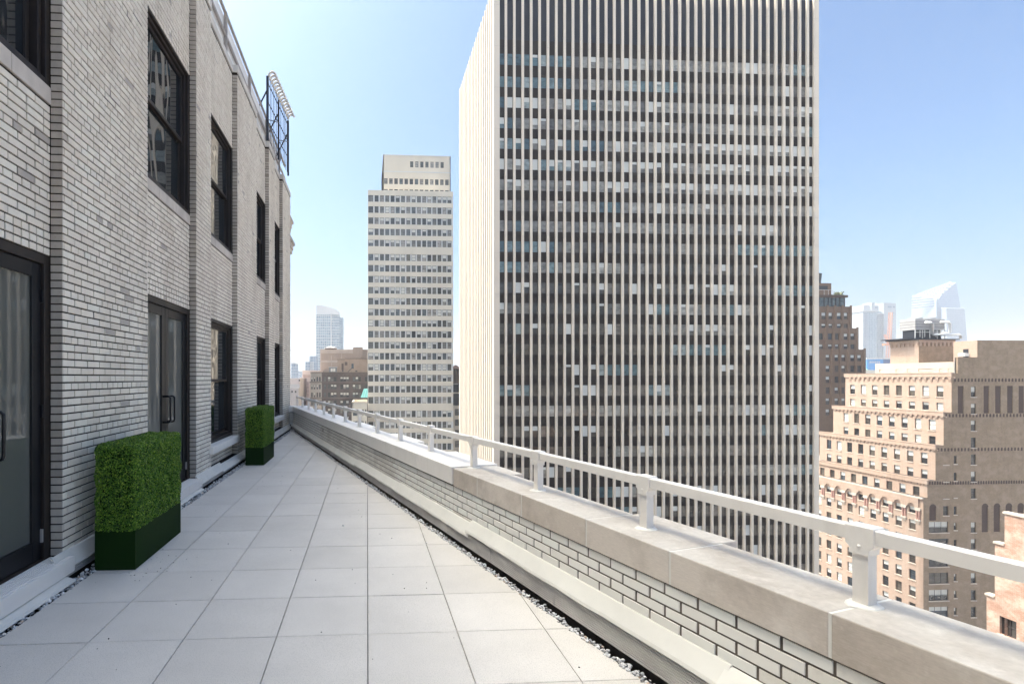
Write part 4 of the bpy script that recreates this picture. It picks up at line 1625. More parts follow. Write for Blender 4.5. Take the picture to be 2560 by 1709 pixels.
for i, ((xr, yt, yb), rw) in enumerate(zip(tiers, rws)):
    X1, zt, zb = zz(xr, yt).x, zz(0, yt).z, zz(0, yb).z
    hs = []
    for y0, y1, xs in rw:
        for xa, xb in xs:
            hs.append((zz(xa, 0).x, zz(xb, 0).x, zz(0, y1).z, zz(0, y0).z))
    q = MB()
    off = -0.6 * (2 - i)
    f = Face(0, DY - off - 1.2, "-Y")
    f.wall(q, L, X1, zb if i < 2 else GZ, zt, hs, 0.3)
    q.box(L, X1, f.oy + 0.31, DY + 30, zb if i < 2 else GZ, zt - 0.3)
    q.build("wall", M['decobrick'], dk)
    for a, b, z0, z1 in hs:
        far_window(dk, f, a, b, z0, z1, 0.2, M['hotel_glass'], M['hframe'], 0.08, True, None, random.choice([0, 0, 0.4, 0.5]), M['blind'])
    pil = sorted({round((h1[1] + h2[0]) / 2, 2) for h1, h2 in zip(sorted(hs)[:-1], sorted(hs)[1:]) if h2[0] - h1[1] > 0.7} | {X1 - 0.35})
    for u in pil:
        q = MB()
        f.fbox(q, u - 0.28, u + 0.28, zb, zt + 0.35, 0.0, 0.22)
        q.build("pilaster", M['decobrick'], dk)
q = MB()
a, b = zz(45, 555), zz(380, 437)
q.box(L, b.x, DY + 0.2, DY + 14, a.z - 0.4, b.z)
M['roomglass'] = glass2('roof_room_glass', True, [(0.0, (0.06, 0.085, 0.10)), (0.5, (0.09, 0.12, 0.13))])
q.build("glass_room", M['roomglass'], dk)
for x in (45, 112, 165, 215, 265, 315, 378):
    q = MB()
    u = zz(x, 0).x
    q.box(u - 0.09, u + 0.09, DY + 0.02, DY + 0.19, a.z - 0.4, b.z)
    q.build("mullion", M['black'], dk)
q = MB()
a, b = zz(45, 435), zz(400, 408)
q.box(L, b.x, DY - 0.5, DY + 15, a.z, b.z)
q.build("roof_slab", M['infill'], dk)
q = MB()
a, b = zz(45, 395), zz(212, 248)
q.box(L, b.x, DY + 0.3, DY + 10, a.z - 1, b.z)
q.build("bulkhead", M['decobrick'], dk)
q = MB()
a, b = zz(45, 330), zz(160, 283)
q.box(L, b.x, DY + 0.2, DY + 0.29, a.z, b.z)
q.build("dark_louvre", M['black'], dk)
q = MB()
for x in (95, 150, 207):
    u = zz(x, 0)
    q.tube([(u.x, DY - 0.3, zz(0, 405).z), (u.x, DY - 0.3, zz(0, 335).z)], 0.06, 5)
q.tube([(L, DY - 0.3, zz(0, 338).z), (zz(210, 0).x, DY - 0.3, zz(0, 338).z)], 0.06, 5)
q.build("handrail", M['galv'], dk)
wt = thing("water_tank", "black rooftop water tank atop the brown stepped tower", "water tank")
q = MB()
c = zz(60, 240)
q.loft([[(c.x + 1.2 + r * math.cos(t), DY + 4 + r * math.sin(t), z) for t in np.linspace(0, 2 * math.pi, 17)[:-1]] for z, r in ((c.z - 0.3, 1.9), (zz(0, 105).z, 2.2))])
q.build("tank", M['black'], wt)
q = MB()
q.loft([[(c.x + 1.2 + r * math.cos(t), DY + 4 + r * math.sin(t), z) for t in np.linspace(0, 2 * math.pi, 17)[:-1]] for z, r in ((zz(0, 105).z + 0.01, 2.3), (zz(0, 100).z, 2.2))])
q.build("lid", M['black'], wt)
pl = thing("planting", "pale green shrub on the brown tower's roof edge", "plant")
q = MB()
c = zz(318, 395)
for k in range(160):
    d = Vector((random.gauss(0, 0.9), random.gauss(0, 0.6), abs(random.gauss(0.8, 0.6))))
    e = Vector((random.uniform(-1, 1), random.uniform(-1, 1), random.uniform(-1, 1))).normalized() * 0.3
    g = e.cross(Vector((random.uniform(-1, 1), random.uniform(-1, 1), random.uniform(-1, 1)))).normalized() * 0.25
    o_ = Vector((c.x, DY + 0.6, c.z - 0.6)) + d * 0.75
    q.poly([o_ - e, o_ + g, o_ + e, o_ - g])
q.build("leaves", plain('silver_leaf', (0.18, 0.20, 0.12), 0.7, 0.2, 0.3, 1), pl)

# ------------------------------------------------------------------ dark arched loft building, left
lo = thing("dark_loft_building", "dark brown brick loft building with triple windows and an arched cornice", "building")
LY = 185.0
z1_ = lambda x, y: survey(720 + x * 0.18731, 840 + y * 0.18731, LY)
M['loftbrick'] = masonry('loft_brick', (0.085, 0.065, 0.058), (0.105, 0.08, 0.072), (0.075, 0.06, 0.055), 0.1, 0.3, (0.13, 0.10, 0.09), 0.3)
M['lofttrim'] = plain('loft_terracotta', (0.13, 0.10, 0.088), 0.8, 0.2, 0.2, 0.5)
M['loftpale'] = plain('loft_pale_bay', (0.36, 0.32, 0.285), 0.8, 0.2, 0.15, 0.4)
fl_ = Face(0, LY, "-Y")
RW = [(543, 603), (645, 708), (752, 815), (862, 922), (968, 1030), (1074, 1136), (1180, 1242)]
CW = [(478, 508), (530, 568), (570, 608), (610, 648), (697, 734), (736, 773), (775, 812), (862, 899), (901, 938), (940, 977), (1025, 1065), (1075, 1110), (1112, 1150)]
PWc = [(308, 330), (342, 364), (380, 402), (414, 436)]
hs, hp = [], []
for y0, y1 in RW:
    for xa, xb in CW:
        hs.append((z1_(xa, 0).x, z1_(xb, 0).x, z1_(0, y1).z, z1_(0, y0).z))
    for xa, xb in PWc[:3] + PWc[3:]:
        hp.append((z1_(xa, 0).x, z1_(xb, 0).x, z1_(0, y1).z, z1_(0, y0).z))
zt = z1_(0, 480).z
xL, xM, xR = z1_(300, 0).x, z1_(450, 0).x, z1_(1160, 0).x
q = MB()
fl_.wall(q, xM, xR, GZ, zt, hs, 0.3)
q.box(xL, xR, LY + 0.31, LY + 14, GZ, zt - 0.2)
q.build("wall", M['loftbrick'], lo)
q = MB()
fl_.wall(q, xL, xM, GZ, zt, hp, 0.3)
q.build("pale_bay", M['loftpale'], lo)
for a, b, z0, z1 in hs + hp:
    far_window(lo, fl_, a, b, z0, z1, 0.2, M['slab_glass'] if a > xM else M['hotel_glass'], M['hframe'], 0.10, True, None, random.choice([0, 0, 0.4, 0.5, 0.6]), M['blind_warm'])
for y0, y1, d in ((478, 488, 0.6), (608, 622, 0.5), (822, 832, 0.5), (1036, 1046, 0.4)):
    q = MB()
    fl_.fbox(q, xL - 0.3 if y0 > 500 else xL, xR, z1_(0, y1).z, z1_(0, y0).z, 0.002, d)
    q.build("cornice", M['lofttrim'], lo)
u = xM + 0.2
ab = MB()
for s in range(8):
    t0, t1 = math.pi * s / 8, math.pi * (s + 1) / 8
    r0, r1 = 0.55, 0.75
    ab.hexa([(-r0 * math.cos(t0), -0.18, r0 * math.sin(t0)), (-r0 * math.cos(t1), -0.18, r0 * math.sin(t1)), (-r0 * math.cos(t1), -0.001, r0 * math.sin(t1)), (-r0 * math.cos(t0), -0.001, r0 * math.sin(t0)),
             (-r1 * math.cos(t0), -0.18, r1 * math.sin(t0)), (-r1 * math.cos(t1), -0.18, r1 * math.sin(t1)), (-r1 * math.cos(t1), -0.001, r1 * math.sin(t1)), (-r1 * math.cos(t0), -0.001, r1 * math.sin(t0))])
am = ab.mesh("cornice_arch", M['lofttrim'])
while u < xR:
    link("cornice_arch", am, lo, fl_.p(u + 0.7, z1_(0, 522).z))
    u += 1.48
for a in np.arange(xL + 0.3, xM, 0.62):
    q = MB()
    fl_.fbox(q, a, a + 0.28, z1_(0, 534).z, z1_(0, 490).z, 0.002, 0.3)
    q.build("bracket", M['loftpale'], lo)

# rooftop house and tan block behind the loft building
rh = thing("rooftop_house", "brown brick rooftop house with an iron stair on the loft building", "building")
RY = 196.0
z2 = lambda x, y: survey(720 + x * 0.18731, 840 + y * 0.18731, RY)
M['tanbrick'] = masonry('tan_brick', (0.27, 0.20, 0.15), (0.31, 0.235, 0.18), (0.26, 0.2, 0.16), 0.1, 0.3, (0.34, 0.27, 0.22), 0.4)
q = MB()
a, b = z2(660, 480), z2(1160, 296)
q.box(a.x, b.x, RY, RY + 9, a.z - 4, b.z)
q.build("wall", M['tanbrick'], rh)
q = MB()
q.box(a.x - 0.1, z2(760, 0).x, RY - 0.15, RY + 9, z2(0, 314).z, z2(0, 306).z)
q.box(z2(760, 0).x, b.x, RY - 0.15, RY + 9, z2(0, 300).z, z2(0, 292).z)
q.build("coping", M['lofttrim'], rh)
for xa, xb, y0, y1, mt in ((715, 742, 362, 450, 'infill'), (757, 792, 343, 388, 'infill'), (848, 876, 365, 425, 'roomglass'), (722, 740, 452, 470, 'black'), (900, 925, 455, 474, 'hframe')):
    q = MB()
    q.box(z2(xa, 0).x, z2(xb, 0).x, RY - 0.12, RY - 0.002, z2(0, y1).z, z2(0, y0).z)
    q.build("door" if mt == 'roomglass' else "shutter", M[mt], rh)
q = MB()
q.tube([z2(800, 478) - Vector((0, 0.6, 0)), z2(850, 428) - Vector((0, 0.6, 0))], 0.12, 6)
q.tube([z2(845, 428) - Vector((0, 0.6, 0)), z2(880, 428) - Vector((0, 0.6, 0))], 0.12, 6)
q.build("stair", M['black'], rh)
gh = thing("rooftop_shed", "grey glazed shed on the loft roof beside the brown rooftop house", "shed")
q = MB()
a, b = z2(558, 480), z2(655, 420)
q.box(a.x, b.x, RY - 4, RY - 1, a.z - 1, b.z)
q.build("wall", plain('grey_shed', (0.17, 0.18, 0.19), 0.6, 0.3, 0.15, 0.5), gh)
for xa, xb in ((580, 606), (612, 640)):
    q = MB()
    q.box(z2(xa, 0).x, z2(xb, 0).x, RY - 4.08, RY - 4.0, z2(0, 472).z, z2(0, 432).z)
    q.build("window", M['blind_warm'], gh)
q = MB()
q.box(a.x - 0.2, b.x + 0.2, RY - 4.2, RY - 0.8, b.z, b.z + 0.2)
q.build("roof", M['galv'], gh)

tb = thing("tan_block", "windowless tan brick block with patched walls behind the loft building", "building")
BY_ = 215.0
z3_ = lambda x, y: survey(720 + x * 0.18731, 840 + y * 0.18731, BY_)
M['tanpatch'] = plain('tan_cement_patch', (0.42, 0.345, 0.29), 0.9, 0.2, 0.1, 0.4)
M['tan2'] = masonry('tan_brick_wall', (0.31, 0.235, 0.185), (0.345, 0.265, 0.21), (0.30, 0.24, 0.2), 0.1, 0.3, (0.37, 0.29, 0.235), 0.4)
q = MB()
a, b = z3_(428, 480), z3_(1160, 178)
q.box(a.x, b.x, BY_, BY_ + 20, GZ, b.z)
c, e = z3_(868, 0).x, z3_(997, 0).x
q.box(c, e, BY_ - 1.5, BY_ + 10, b.z - 9, z3_(0, 146).z)
q.build("wall", M['tan2'], tb)
q = MB()
q.box(a.x + 0.02, c - 0.05, BY_ - 0.05, BY_ - 0.002, z3_(0, 226).z, b.z)
q.box(a.x + 0.02, z3_(660, 0).x, BY_ - 0.05, BY_ - 0.002, z3_(0, 348).z, z3_(0, 322).z)
q.box(a.x + 0.02, z3_(444, 0).x, BY_ - 0.045, BY_ - 0.002, z3_(0, 480).z, z3_(0, 227).z)
for x0, y0, y1 in ((574, 262, 320), (580, 350, 405), (712, 227, 300)):
    q.box(z3_(x0, 0).x, z3_(x0 + 9, 0).x, BY_ - 0.048, BY_ - 0.002, z3_(0, y1).z, z3_(0, y0).z)
q.build("cement_band", M['tanpatch'], tb)
wt2 = thing("water_tank", "grey tank with white conical roof on the tan block", "water tank")
c0 = z3_(553, 172)
q = MB()
q.loft([[(c0.x + 2.6 * math.cos(t), BY_ + 8 + 2.6 * math.sin(t), z) for t in np.linspace(0, 2 * math.pi, 17)[:-1]] for z in (c0.z - 1, z3_(0, 142).z)])
q.build("tank", M['infill'], wt2)
q = MB()
q.loft([[(c0.x + r * math.cos(t), BY_ + 8 + r * math.sin(t), z) for t in np.linspace(0, 2 * math.pi, 17)[:-1]] for z, r in ((z3_(0, 142).z + 0.01, 3.0), (z3_(0, 120).z, 0.1))])
q.build("roof", M['white'], wt2)

# pale building with pink strips
pe = thing("peach_building", "low peach building with vertical pink window strips left of the dark lofts", "building")
EY = 200.0
z4 = lambda x, y: survey(720 + x * 0.18731, 840 + y * 0.18731, EY)
M['peach'] = plain('peach_stone', (0.62, 0.50, 0.43), 0.85, 0.2, 0.08, 0.3)
M['peachglass'] = plain('pink_strip', (0.33, 0.22, 0.19), 0.5, 0.3, 0.2, 1.0)
fe_ = Face(0, EY, "-Y")
q = MB()
a, b = z4(158, 602), z4(300, 512)
q.box(z4(158, 0).x, z4(310, 0).x, EY, EY + 15, GZ, z4(0, 552).z)
q.box(z4(185, 0).x, z4(420, 0).x, EY + 1.5, EY + 15, GZ, z4(0, 455).z)
q.build("wall", M['peach'], pe)
for k in range(9):
    q = MB()
    x = 166 + 12.5 * k
    fe_.fbox(q, z4(x, 0).x, z4(x + 8, 0).x, z4(0, 900).z, z4(0, 606).z, 0.002, 0.12)
    q.build("window_strip", M['peachglass'], pe)
for y in (655, 705, 755, 805, 855):
    q = MB()
    fe_.fbox(q, z4(158, 0).x, z4(280, 0).x, z4(0, y + 8).z, z4(0, y).z, 0.13, 0.25)
    q.build("spandrel", M['peach'], pe)
for k in range(6):
    q = MB()
    x = 196 + 17 * k
    q.box(z4(x, 0).x, z4(x + 6, 0).x, EY + 1.3, EY + 1.5, z4(0, 552).z, z4(0, 516).z)
    q.build("window_strip", M['peachglass'], pe)
pw = thing("pink_wall_building", "low pale pink building with few windows beside the brick wall's end", "building")
q = MB()
WY = 175.0
z5 = lambda x, y: survey(720 + x * 0.18731, 840 + y * 0.18731, WY)
q.box(z5(-60, 0).x, z5(155, 0).x, WY, WY + 20, GZ, z5(0, 562).z)
q.build("wall", plain('pale_pink_render', (0.50, 0.43, 0.40), 0.85, 0.2, 0.1, 0.2), pw)
q = MB()
q.box(z5(-60, 0).x, z5(155, 0).x, WY - 3, WY - 0.01, GZ, z5(0, 690).z)
q.build("lower_wing", plain('grey_pink_render', (0.40, 0.36, 0.345), 0.85, 0.2, 0.1, 0.2), pw)
q = MB()
q.box(z5(-60, 0).x, z5(155, 0).x, WY - 0.12, WY - 0.012, z5(0, 690).z, z5(0, 640).z)
q.build("louvre", M['galv'], pw)
for x, y0, y1 in ((143, 580, 600), (62, 725, 750), (108, 725, 750), (20, 725, 750)):
    q = MB()
    q.box(z5(x, 0).x, z5(x + 20, 0).x, (WY if y0 < 600 else WY - 3) - 0.06, (WY if y0 < 600 else WY - 3) - 0.002, z5(0, y1).z, z5(0, y0).z)
    q.build("window", M['hotel_glass'], pw)

# stone annex with open roof and green copper roof, below the lofts
an = thing("stone_annex", "low beige annex with an open walled roof left of the slab tower", "building")
AY = 158.0
z6 = lambda x, y: survey(720 + x * 0.18731, 840 + y * 0.18731, AY)
fa = Face(0, AY, "-Y")
a, b = z6(850, 0).x, -0.02
hs = [(z6(865, 0).x, z6(928, 0).x, z6(0, 1065).z, z6(0, 980).z), (z6(948, 0).x, z6(1010, 0).x, z6(0, 1065).z, z6(0, 980).z), (z6(1030, 0).x, b - 0.3, z6(0, 1065).z, z6(0, 980).z)]
hs += [(h[0], h[1], h[2] - 3.6, h[3] - 3.6) for h in hs]
q = MB()
fa.wall(q, a, b, GZ, z6(0, 884).z, hs, 0.3)
q.box(a, b, AY + 0.31, AY + 20, GZ, z6(0, 884).z - 1.6)
q.box(a, a + 0.35, AY, AY + 20, z6(0, 884).z - 1.7, z6(0, 884).z)
q.box(a, b, AY + 19.6, AY + 20, z6(0, 884).z - 1.7, z6(0, 884).z)
q.box(a + 0.35, b, AY + 0.001, AY + 0.3, z6(0, 884).z - 1.7, z6(0, 884).z - 0.001)
q.build("wall", M['slab'], an)
for h in hs:
    far_window(an, fa, *h, 0.2, M['slab_glass'], M['green_frame'], 0.1, False, None, 0, None, 1)
q = MB()
q.box(a - 0.1, b, AY - 0.1, AY + 0.32, z6(0, 884).z + 0.001, z6(0, 876).z)
q.build("coping", M['trim'], an)
cr = thing("copper_roof", "green copper pitched roof between the lofts and slab tower", "roof")
q = MB()
CY = 181.0
z7 = lambda x, y: survey(720 + x * 0.18731, 840 + y * 0.18731, CY)
p1, p2, p3, p4 = z7(968, 815), z7(1010, 700), z7(1180, 700), z7(1180, 815)
for d, e in ((0, 0),):
    q.hexa([(p1.x, CY - 1.5, p1.z), (p4.x, CY - 1.5, p4.z), (p4.x, CY + 2, p4.z), (p1.x, CY + 2, p1.z), (p2.x, CY + 1.0, p2.z), (p3.x, CY + 1.0, p3.z), (p3.x, CY + 2, p3.z), (p2.x, CY + 2, p2.z)])
q.box(p1.x, p4.x, CY - 1.4, CY + 2, -40, p1.z - 0.01, 1)
q.build("roof", [plain('verdigris', (0.09, 0.29, 0.28), 0.6, 0.3, 0.15, 1.5, stretch=(4, 1, 1)), M['loftbrick']], cr)
q = MB()
for k in range(7):
    t = k / 7
    a = Vector((p1.x + (p4.x - p1.x) * t, CY - 1.53, p1.z))
    b = Vector((p2.x + (p3.x - p2.x) * t, CY + 0.97, p2.z))
    q.tube([a, b], 0.05, 4)
q.build("seam", M['green_frame'], cr)

# strip of buildings seen between the slab tower and the big tower
bs = thing("brick_corner_building", "narrow glimpse of a brown building between slab tower and fin tower", "building")
KY = 168.0
z8 = lambda x, y: survey(720 + x * 0.18731, 840 + y * 0.18731, KY)
fk = Face(0, KY, "-Y")
a, b = z8(2214, 0).x - 0.3, z8(2330, 0).x
hs = [(z8(2228, 0).x, z8(2285, 0).x, z8(0, y + 88).z, z8(0, y).z) for y in (978, 1120, 1265, 1410, 1555)]
q = MB()
fk.wall(q, a, b, GZ, z8(0, 640).z, hs, 0.3)
q.box(a, b, KY + 0.31, KY + 20, GZ, z8(0, 645).z)
q.build("wall", M['slab'], bs)
q = MB()
fk.fbox(q, a, b, z8(0, 930).z, z8(0, 770).z, 0.002, 0.1)
fk.fbox(q, a, b, z8(0, 752).z, z8(0, 640).z, 0.002, 0.1)
q.build("dark_attic", M['black'], bs)
for h in hs:
    far_window(bs, fk, *h, 0.2, M['slab_glass'], M['green_frame'], 0.09, True, None, 0, None, 1)
wt3 = thing("water_tank", "brown wooden water tank with conical roof beside the white fin tower", "water tank")
c0 = z8(2255, 430)
QY = KY + 6
q = MB()
q.loft([[(c0.x + 0.6 + r * math.cos(t), QY + r * math.sin(t), z) for t in np.linspace(0, 2 * math.pi, 21)[:-1]] for z, r in ((z8(0, 640).z, 2.1), (z8(0, 430).z, 2.1))])
q.build("tank", plain('tank_wood', (0.10, 0.06, 0.04), 0.85, 0.2, 0.3, 3, stretch=(1, 1, 0.1)), wt3)
q = MB()
for k in range(9):
    z = z8(0, 630).z + (z8(0, 440).z - z8(0, 630).z) * k / 8
    q.loft([[(c0.x + 0.6 + 2.13 * math.cos(t), QY + 2.13 * math.sin(t), zz_) for t in np.linspace(0, 2 * math.pi, 21)[:-1]] for zz_ in (z - 0.04, z + 0.04)])
q.build("hoop", M['black'], wt3)
q = MB()
q.loft([[(c0.x + 0.6 + r * math.cos(t), QY + r * math.sin(t), z) for t in np.linspace(0, 2 * math.pi, 21)[:-1]] for z, r in ((z8(0, 430).z + 0.01, 2.45), (z8(0, 375).z, 0.1))])
q.build("roof", plain('tank_roof', (0.36, 0.22, 0.16), 0.8, 0.2, 0.15, 1), wt3)
for sx in (-1.3, 1.3):
    for sy in (-1.3, 1.3):
        q = MB()
        q.box(c0.x + 0.6 + sx - 0.12, c0.x + 0.6 + sx + 0.12, QY + sy - 0.12, QY + sy + 0.12, z8(0, 645).z - 0.05, z8(0, 640).z)
        q.build("leg", M['black'], wt3)


# ------------------------------------------------------------------ far towers
def far_facade(name, glass_a, glass_b, line, floor_h, bay, line_w=0.22, rough=0.2):
    """Bands of panes too small to pick apart, each pane its own tone."""
    t = NT(name)
    geo = t.n.new("ShaderNodeNewGeometry").outputs["Position"]
    sep = t.n.new("ShaderNodeSeparateXYZ")
    t.l.new(geo, sep.inputs[0])
    add = t.n.new("ShaderNodeMath")
    t.l.new(sep.outputs[0], add.inputs[0])
    t.l.new(sep.outputs[1], add.inputs[1])
    cmb = t.n.new("ShaderNodeCombineXYZ")
    t.l.new(add.outputs[0], cmb.inputs[0])
    t.l.new(sep.outputs[2], cmb.inputs[1])
    br = t.node("ShaderNodeTexBrick", Color1=(*glass_a, 1), Color2=(*glass_b, 1), Mortar=(*line, 1), Scale=1.0)
    br.offset = 0.0
    br.inputs["Brick Width"].default_value = bay
    br.inputs["Row Height"].default_value = floor_h
    br.inputs["Mortar Size"].default_value = line_w
    br.inputs["Bias"].default_value = -0.1
    t.l.new(cmb.outputs[0], br.inputs["Vector"])
    return t.out(br.outputs[0], rough, 0.5)


gt = thing("glass_tower", "distant blue glass tower with curved white top left of the slab tower", "skyscraper")
FY = 700.0
z9 = lambda x, y: survey(700 + x * 0.14031, 740 + y * 0.14031, FY)
M['farglass'] = far_facade('blue_curtain_wall', (0.05, 0.11, 0.17), (0.18, 0.27, 0.32), (0.36, 0.40, 0.42), 2.85, 2.6, 0.3)
M['farwhite'] = plain('far_white_cladding', (0.47, 0.46, 0.445), 0.7, 0.3, 0.04, 0.05)
xa, xb, xc, xd = z9(643, 0).x, z9(912, 0).x, z9(1058, 0).x, z9(1125, 0).x
q = MB()
q.box(xa, xb, FY, FY + 25, GZ, z9(0, 325).z)
q.box(xb, xc, FY + 1.5, FY + 25, GZ, z9(0, 325).z)
q.box(xc, xd, FY + 4, FY + 25, GZ, z9(0, 368).z)
q.build("curtain_wall", M['farglass'], gt)
for k in range(32):
    z = z9(0, 325).z - 3.7 * (k + 0.5)
    q = MB()
    q.box(xa - 0.2, xb, FY - 0.35, FY + 1, z - 0.35, z + 0.35)
    q.box(xb, xc + 0.1, FY + 1.15, FY + 2, z - 0.35, z + 0.35)
    q.build("floor_slab", M['farwhite'], gt)
q = MB()
q.box(xb - 0.6, xb + 0.6, FY - 0.5, FY + 2, GZ, z9(0, 325).z)
q.build("fin", M['farwhite'], gt)
q = MB()
q.box(z9(700, 0).x, xc, FY - 0.5, FY + 20, z9(0, 324).z, z9(0, 268).z)
q.build("white_storey", M['farwhite'], gt)
q = MB()
prof = [(643, 156), (740, 160), (820, 175), (900, 195), (960, 216), (1005, 235), (1022, 250)]
ring = [(z9(x, y).x, z9(x, y).z) for x, y in prof] + [(z9(1022, 0).x, z9(0, 324).z + 0.2), (xa, z9(0, 324).z + 0.2)]
q.loft([[(x, yy, z) for x, z in ring] for yy in (FY + 2, FY + 22)])
q.build("crown", M['farwhite'], gt)

bb = thing("blue_stepped_building", "far blue grey stepped building at the foot of the glass tower", "building")
BB = 620.0
z10 = lambda x, y: survey(700 + x * 0.14031, 740 + y * 0.14031, BB)
M['bluegrey'] = far_facade('blue_grey_wall', (0.10, 0.15, 0.21), (0.17, 0.22, 0.28), (0.26, 0.30, 0.35), 3.4, 3.0, 0.4)
q = MB()
q.box(z10(450, 0).x, z10(530, 0).x, BB, BB + 25, GZ, z10(0, 1165).z)
q.box(z10(520, 0).x, z10(645, 0).x, BB + 3, BB + 25, GZ, z10(0, 1062).z)
q.build("wall", M['bluegrey'], bb)
q = MB()
q.box(z10(535, 0).x, z10(600, 0).x, BB + 2.2, BB + 3, GZ, z10(0, 1168).z)
q.build("white_bay", M['farwhite'], bb)
for r in range(4):
    for c in range(2):
        q = MB()
        x, y = 546 + 28 * c, 1180 + 38 * r
        q.box(z10(x, 0).x, z10(x + 17, 0).x, BB + 2.1, BB + 2.19, z10(0, y + 27).z, z10(0, y).z)
        q.build("window", M['bluegrey'], bb)
for (xa, xb, yt, dist, lab) in ((200, 270, 1205, 560, "far grey glass block just past the brick wall's end"), (285, 320, 1395, 760, "small far grey block on the hazy left skyline"), (318, 385, 1345, 900, "pale far block fading into haze on the left skyline")):
    fbk = thing("far_block", lab, "building", "far blocks on the left skyline")
    za = lambda x, y: survey(700 + x * 0.14031, 740 + y * 0.14031, dist)
    q = MB()
    q.box(za(xa, 0).x, za(xb, 0).x, dist, dist + 25, GZ, za(0, yt).z)
    q.build("wall", M['bluegrey'], fbk)
    q = MB()
    q.box(za(xa, 0).x - 0.3, za(xb, 0).x + 0.3, dist - 0.3, dist + 25, za(0, yt).z + 0.01, za(0, yt).z + 1.0)
    q.build("roof", M['farwhite'], fbk)

# residential tower with balconies, right skyline
rs = thing("residential_tower", "far grey apartment tower with stacked balconies beside an orange crane", "skyscraper")
RD = 700.0
zr = lambda x, y: survey(2040 + x * 0.19134, 660 + y * 0.19134, RD)
M['resglass'] = far_facade('balcony_glass', (0.12, 0.17, 0.22), (0.24, 0.29, 0.32), (0.34, 0.38, 0.41), 3.0, 2.4, 0.45)
M['reswhite'] = far_facade('pale_panels', (0.33, 0.35, 0.37), (0.37, 0.39, 0.41), (0.27, 0.30, 0.33), 12.0, 9.0, 0.25, 0.7)
q = MB()
q.box(zr(683, 0).x, zr(885, 0).x, RD + 2, RD + 30, GZ, zr(0, 612).z)
q.build("curtain_wall", M['resglass'], rs)
q = MB()
q.box(zr(612, 0).x, zr(683, 0).x, RD, RD + 30, GZ, zr(0, 612).z)
q.box(zr(885, 0).x, zr(1045, 0).x, RD, RD + 30, GZ, zr(0, 497).z)
q.box(zr(690, 0).x, zr(885, 0).x, RD + 8, RD + 28, zr(0, 612).z - 1, zr(0, 520).z)
q.box(zr(780, 0).x, zr(825, 0).x, RD + 6, RD + 20, zr(0, 612).z - 1, zr(0, 486).z)
q.build("wall", M['reswhite'], rs)
q = MB()
q.box(zr(600, 0).x, zr(800, 0).x, RD - 1, RD + 30, zr(0, 614).z, zr(0, 603).z)
q.build("roof_slab", M['farwhite'], rs)
for k in range(24):
    y = 640 + 26 * k
    q = MB()
    q.box(zr(632, 0).x, zr(668, 0).x, RD - 0.9, RD - 0.01, zr(0, y + 6).z, zr(0, y).z)
    q.build("balcony", M['bluegrey'], rs)
    q = MB()
    q.box(zr(810, 0).x, zr(888, 0).x, RD - 0.6, RD + 2, zr(0, y + 8).z, zr(0, y + 1).z)
    q.build("balcony", M['farwhite'], rs)
for x0, x1 in ((785, 822), (838, 872), (938, 990), (1002, 1030)):
    q = MB()
    yy = RD - 0.05 if x0 > 885 else RD + 7.95
    q.box(zr(x0, 0).x, zr(x1, 0).x, yy, yy + 0.04, zr(0, 560).z, zr(0, 538).z)
    q.build("window", M['bluegrey'], rs)
for k in range(16):
    q = MB()
    y = 620 + 42 * k
    q.box(zr(1003, 0).x, zr(1011, 0).x, RD - 0.06, RD - 0.01, zr(0, y + 16).z, zr(0, y).z)
    q.box(zr(945, 0).x, zr(953, 0).x, RD - 0.06, RD - 0.01, zr(0, y + 12).z, zr(0, y).z)
    q.build("window", M['bluegrey'], rs)

# orange tower crane
cn = thing("tower_crane", "orange lattice tower crane in front of the grey apartment tower", "crane")
CD = 520.0
zc = lambda x, y: survey(2040 + x * 0.19134, 660 + y * 0.19134, CD)
M['orange'] = plain('orange_steel', (0.62, 0.27, 0.13), 0.6, 0.3, 0.1, 0.5)


def lattice(mb_, p0, p1, w, n):
    p0, p1 = Vector(p0), Vector(p1)
    t = (p1 - p0).normalized()
    s = t.cross(Vector((0, 1, 0))).normalized() * w
    d = Vector((0, 1, 0)) * w
    cs = [s + d, s - d, -s - d, -s + d]
    for c in cs:
        mb_.tube([p0 + c, p1 + c], 0.22, 4)
    for k in range(n):
        a, b = p0 + (p1 - p0) * (k / n), p0 + (p1 - p0) * ((k + 1) / n)
        for i in range(4):
            mb_.tube([a + cs[i], b + cs[(i + 1) % 4]], 0.14, 4)


q = MB()
lattice(q, zc(945, 1340), zc(955, 1050), 1.5, 10)
q.build("mast", M['orange'], cn)
q = MB()
lattice(q, zc(955, 1040), zc(975, 630), 1.1, 16)
q.build("jib", M['orange'], cn)
q = MB()
lattice(q, zc(950, 1045), zc(898, 920), 0.7, 6)
q.build("frame", M['orange'], cn)
q = MB()
a, b = zc(880, 1062), zc(960, 1040)
q.box(a.x, b.x, CD - 1.5, CD + 1.5, a.z, b.z)
q.build("counterweight", M['orange'], cn)

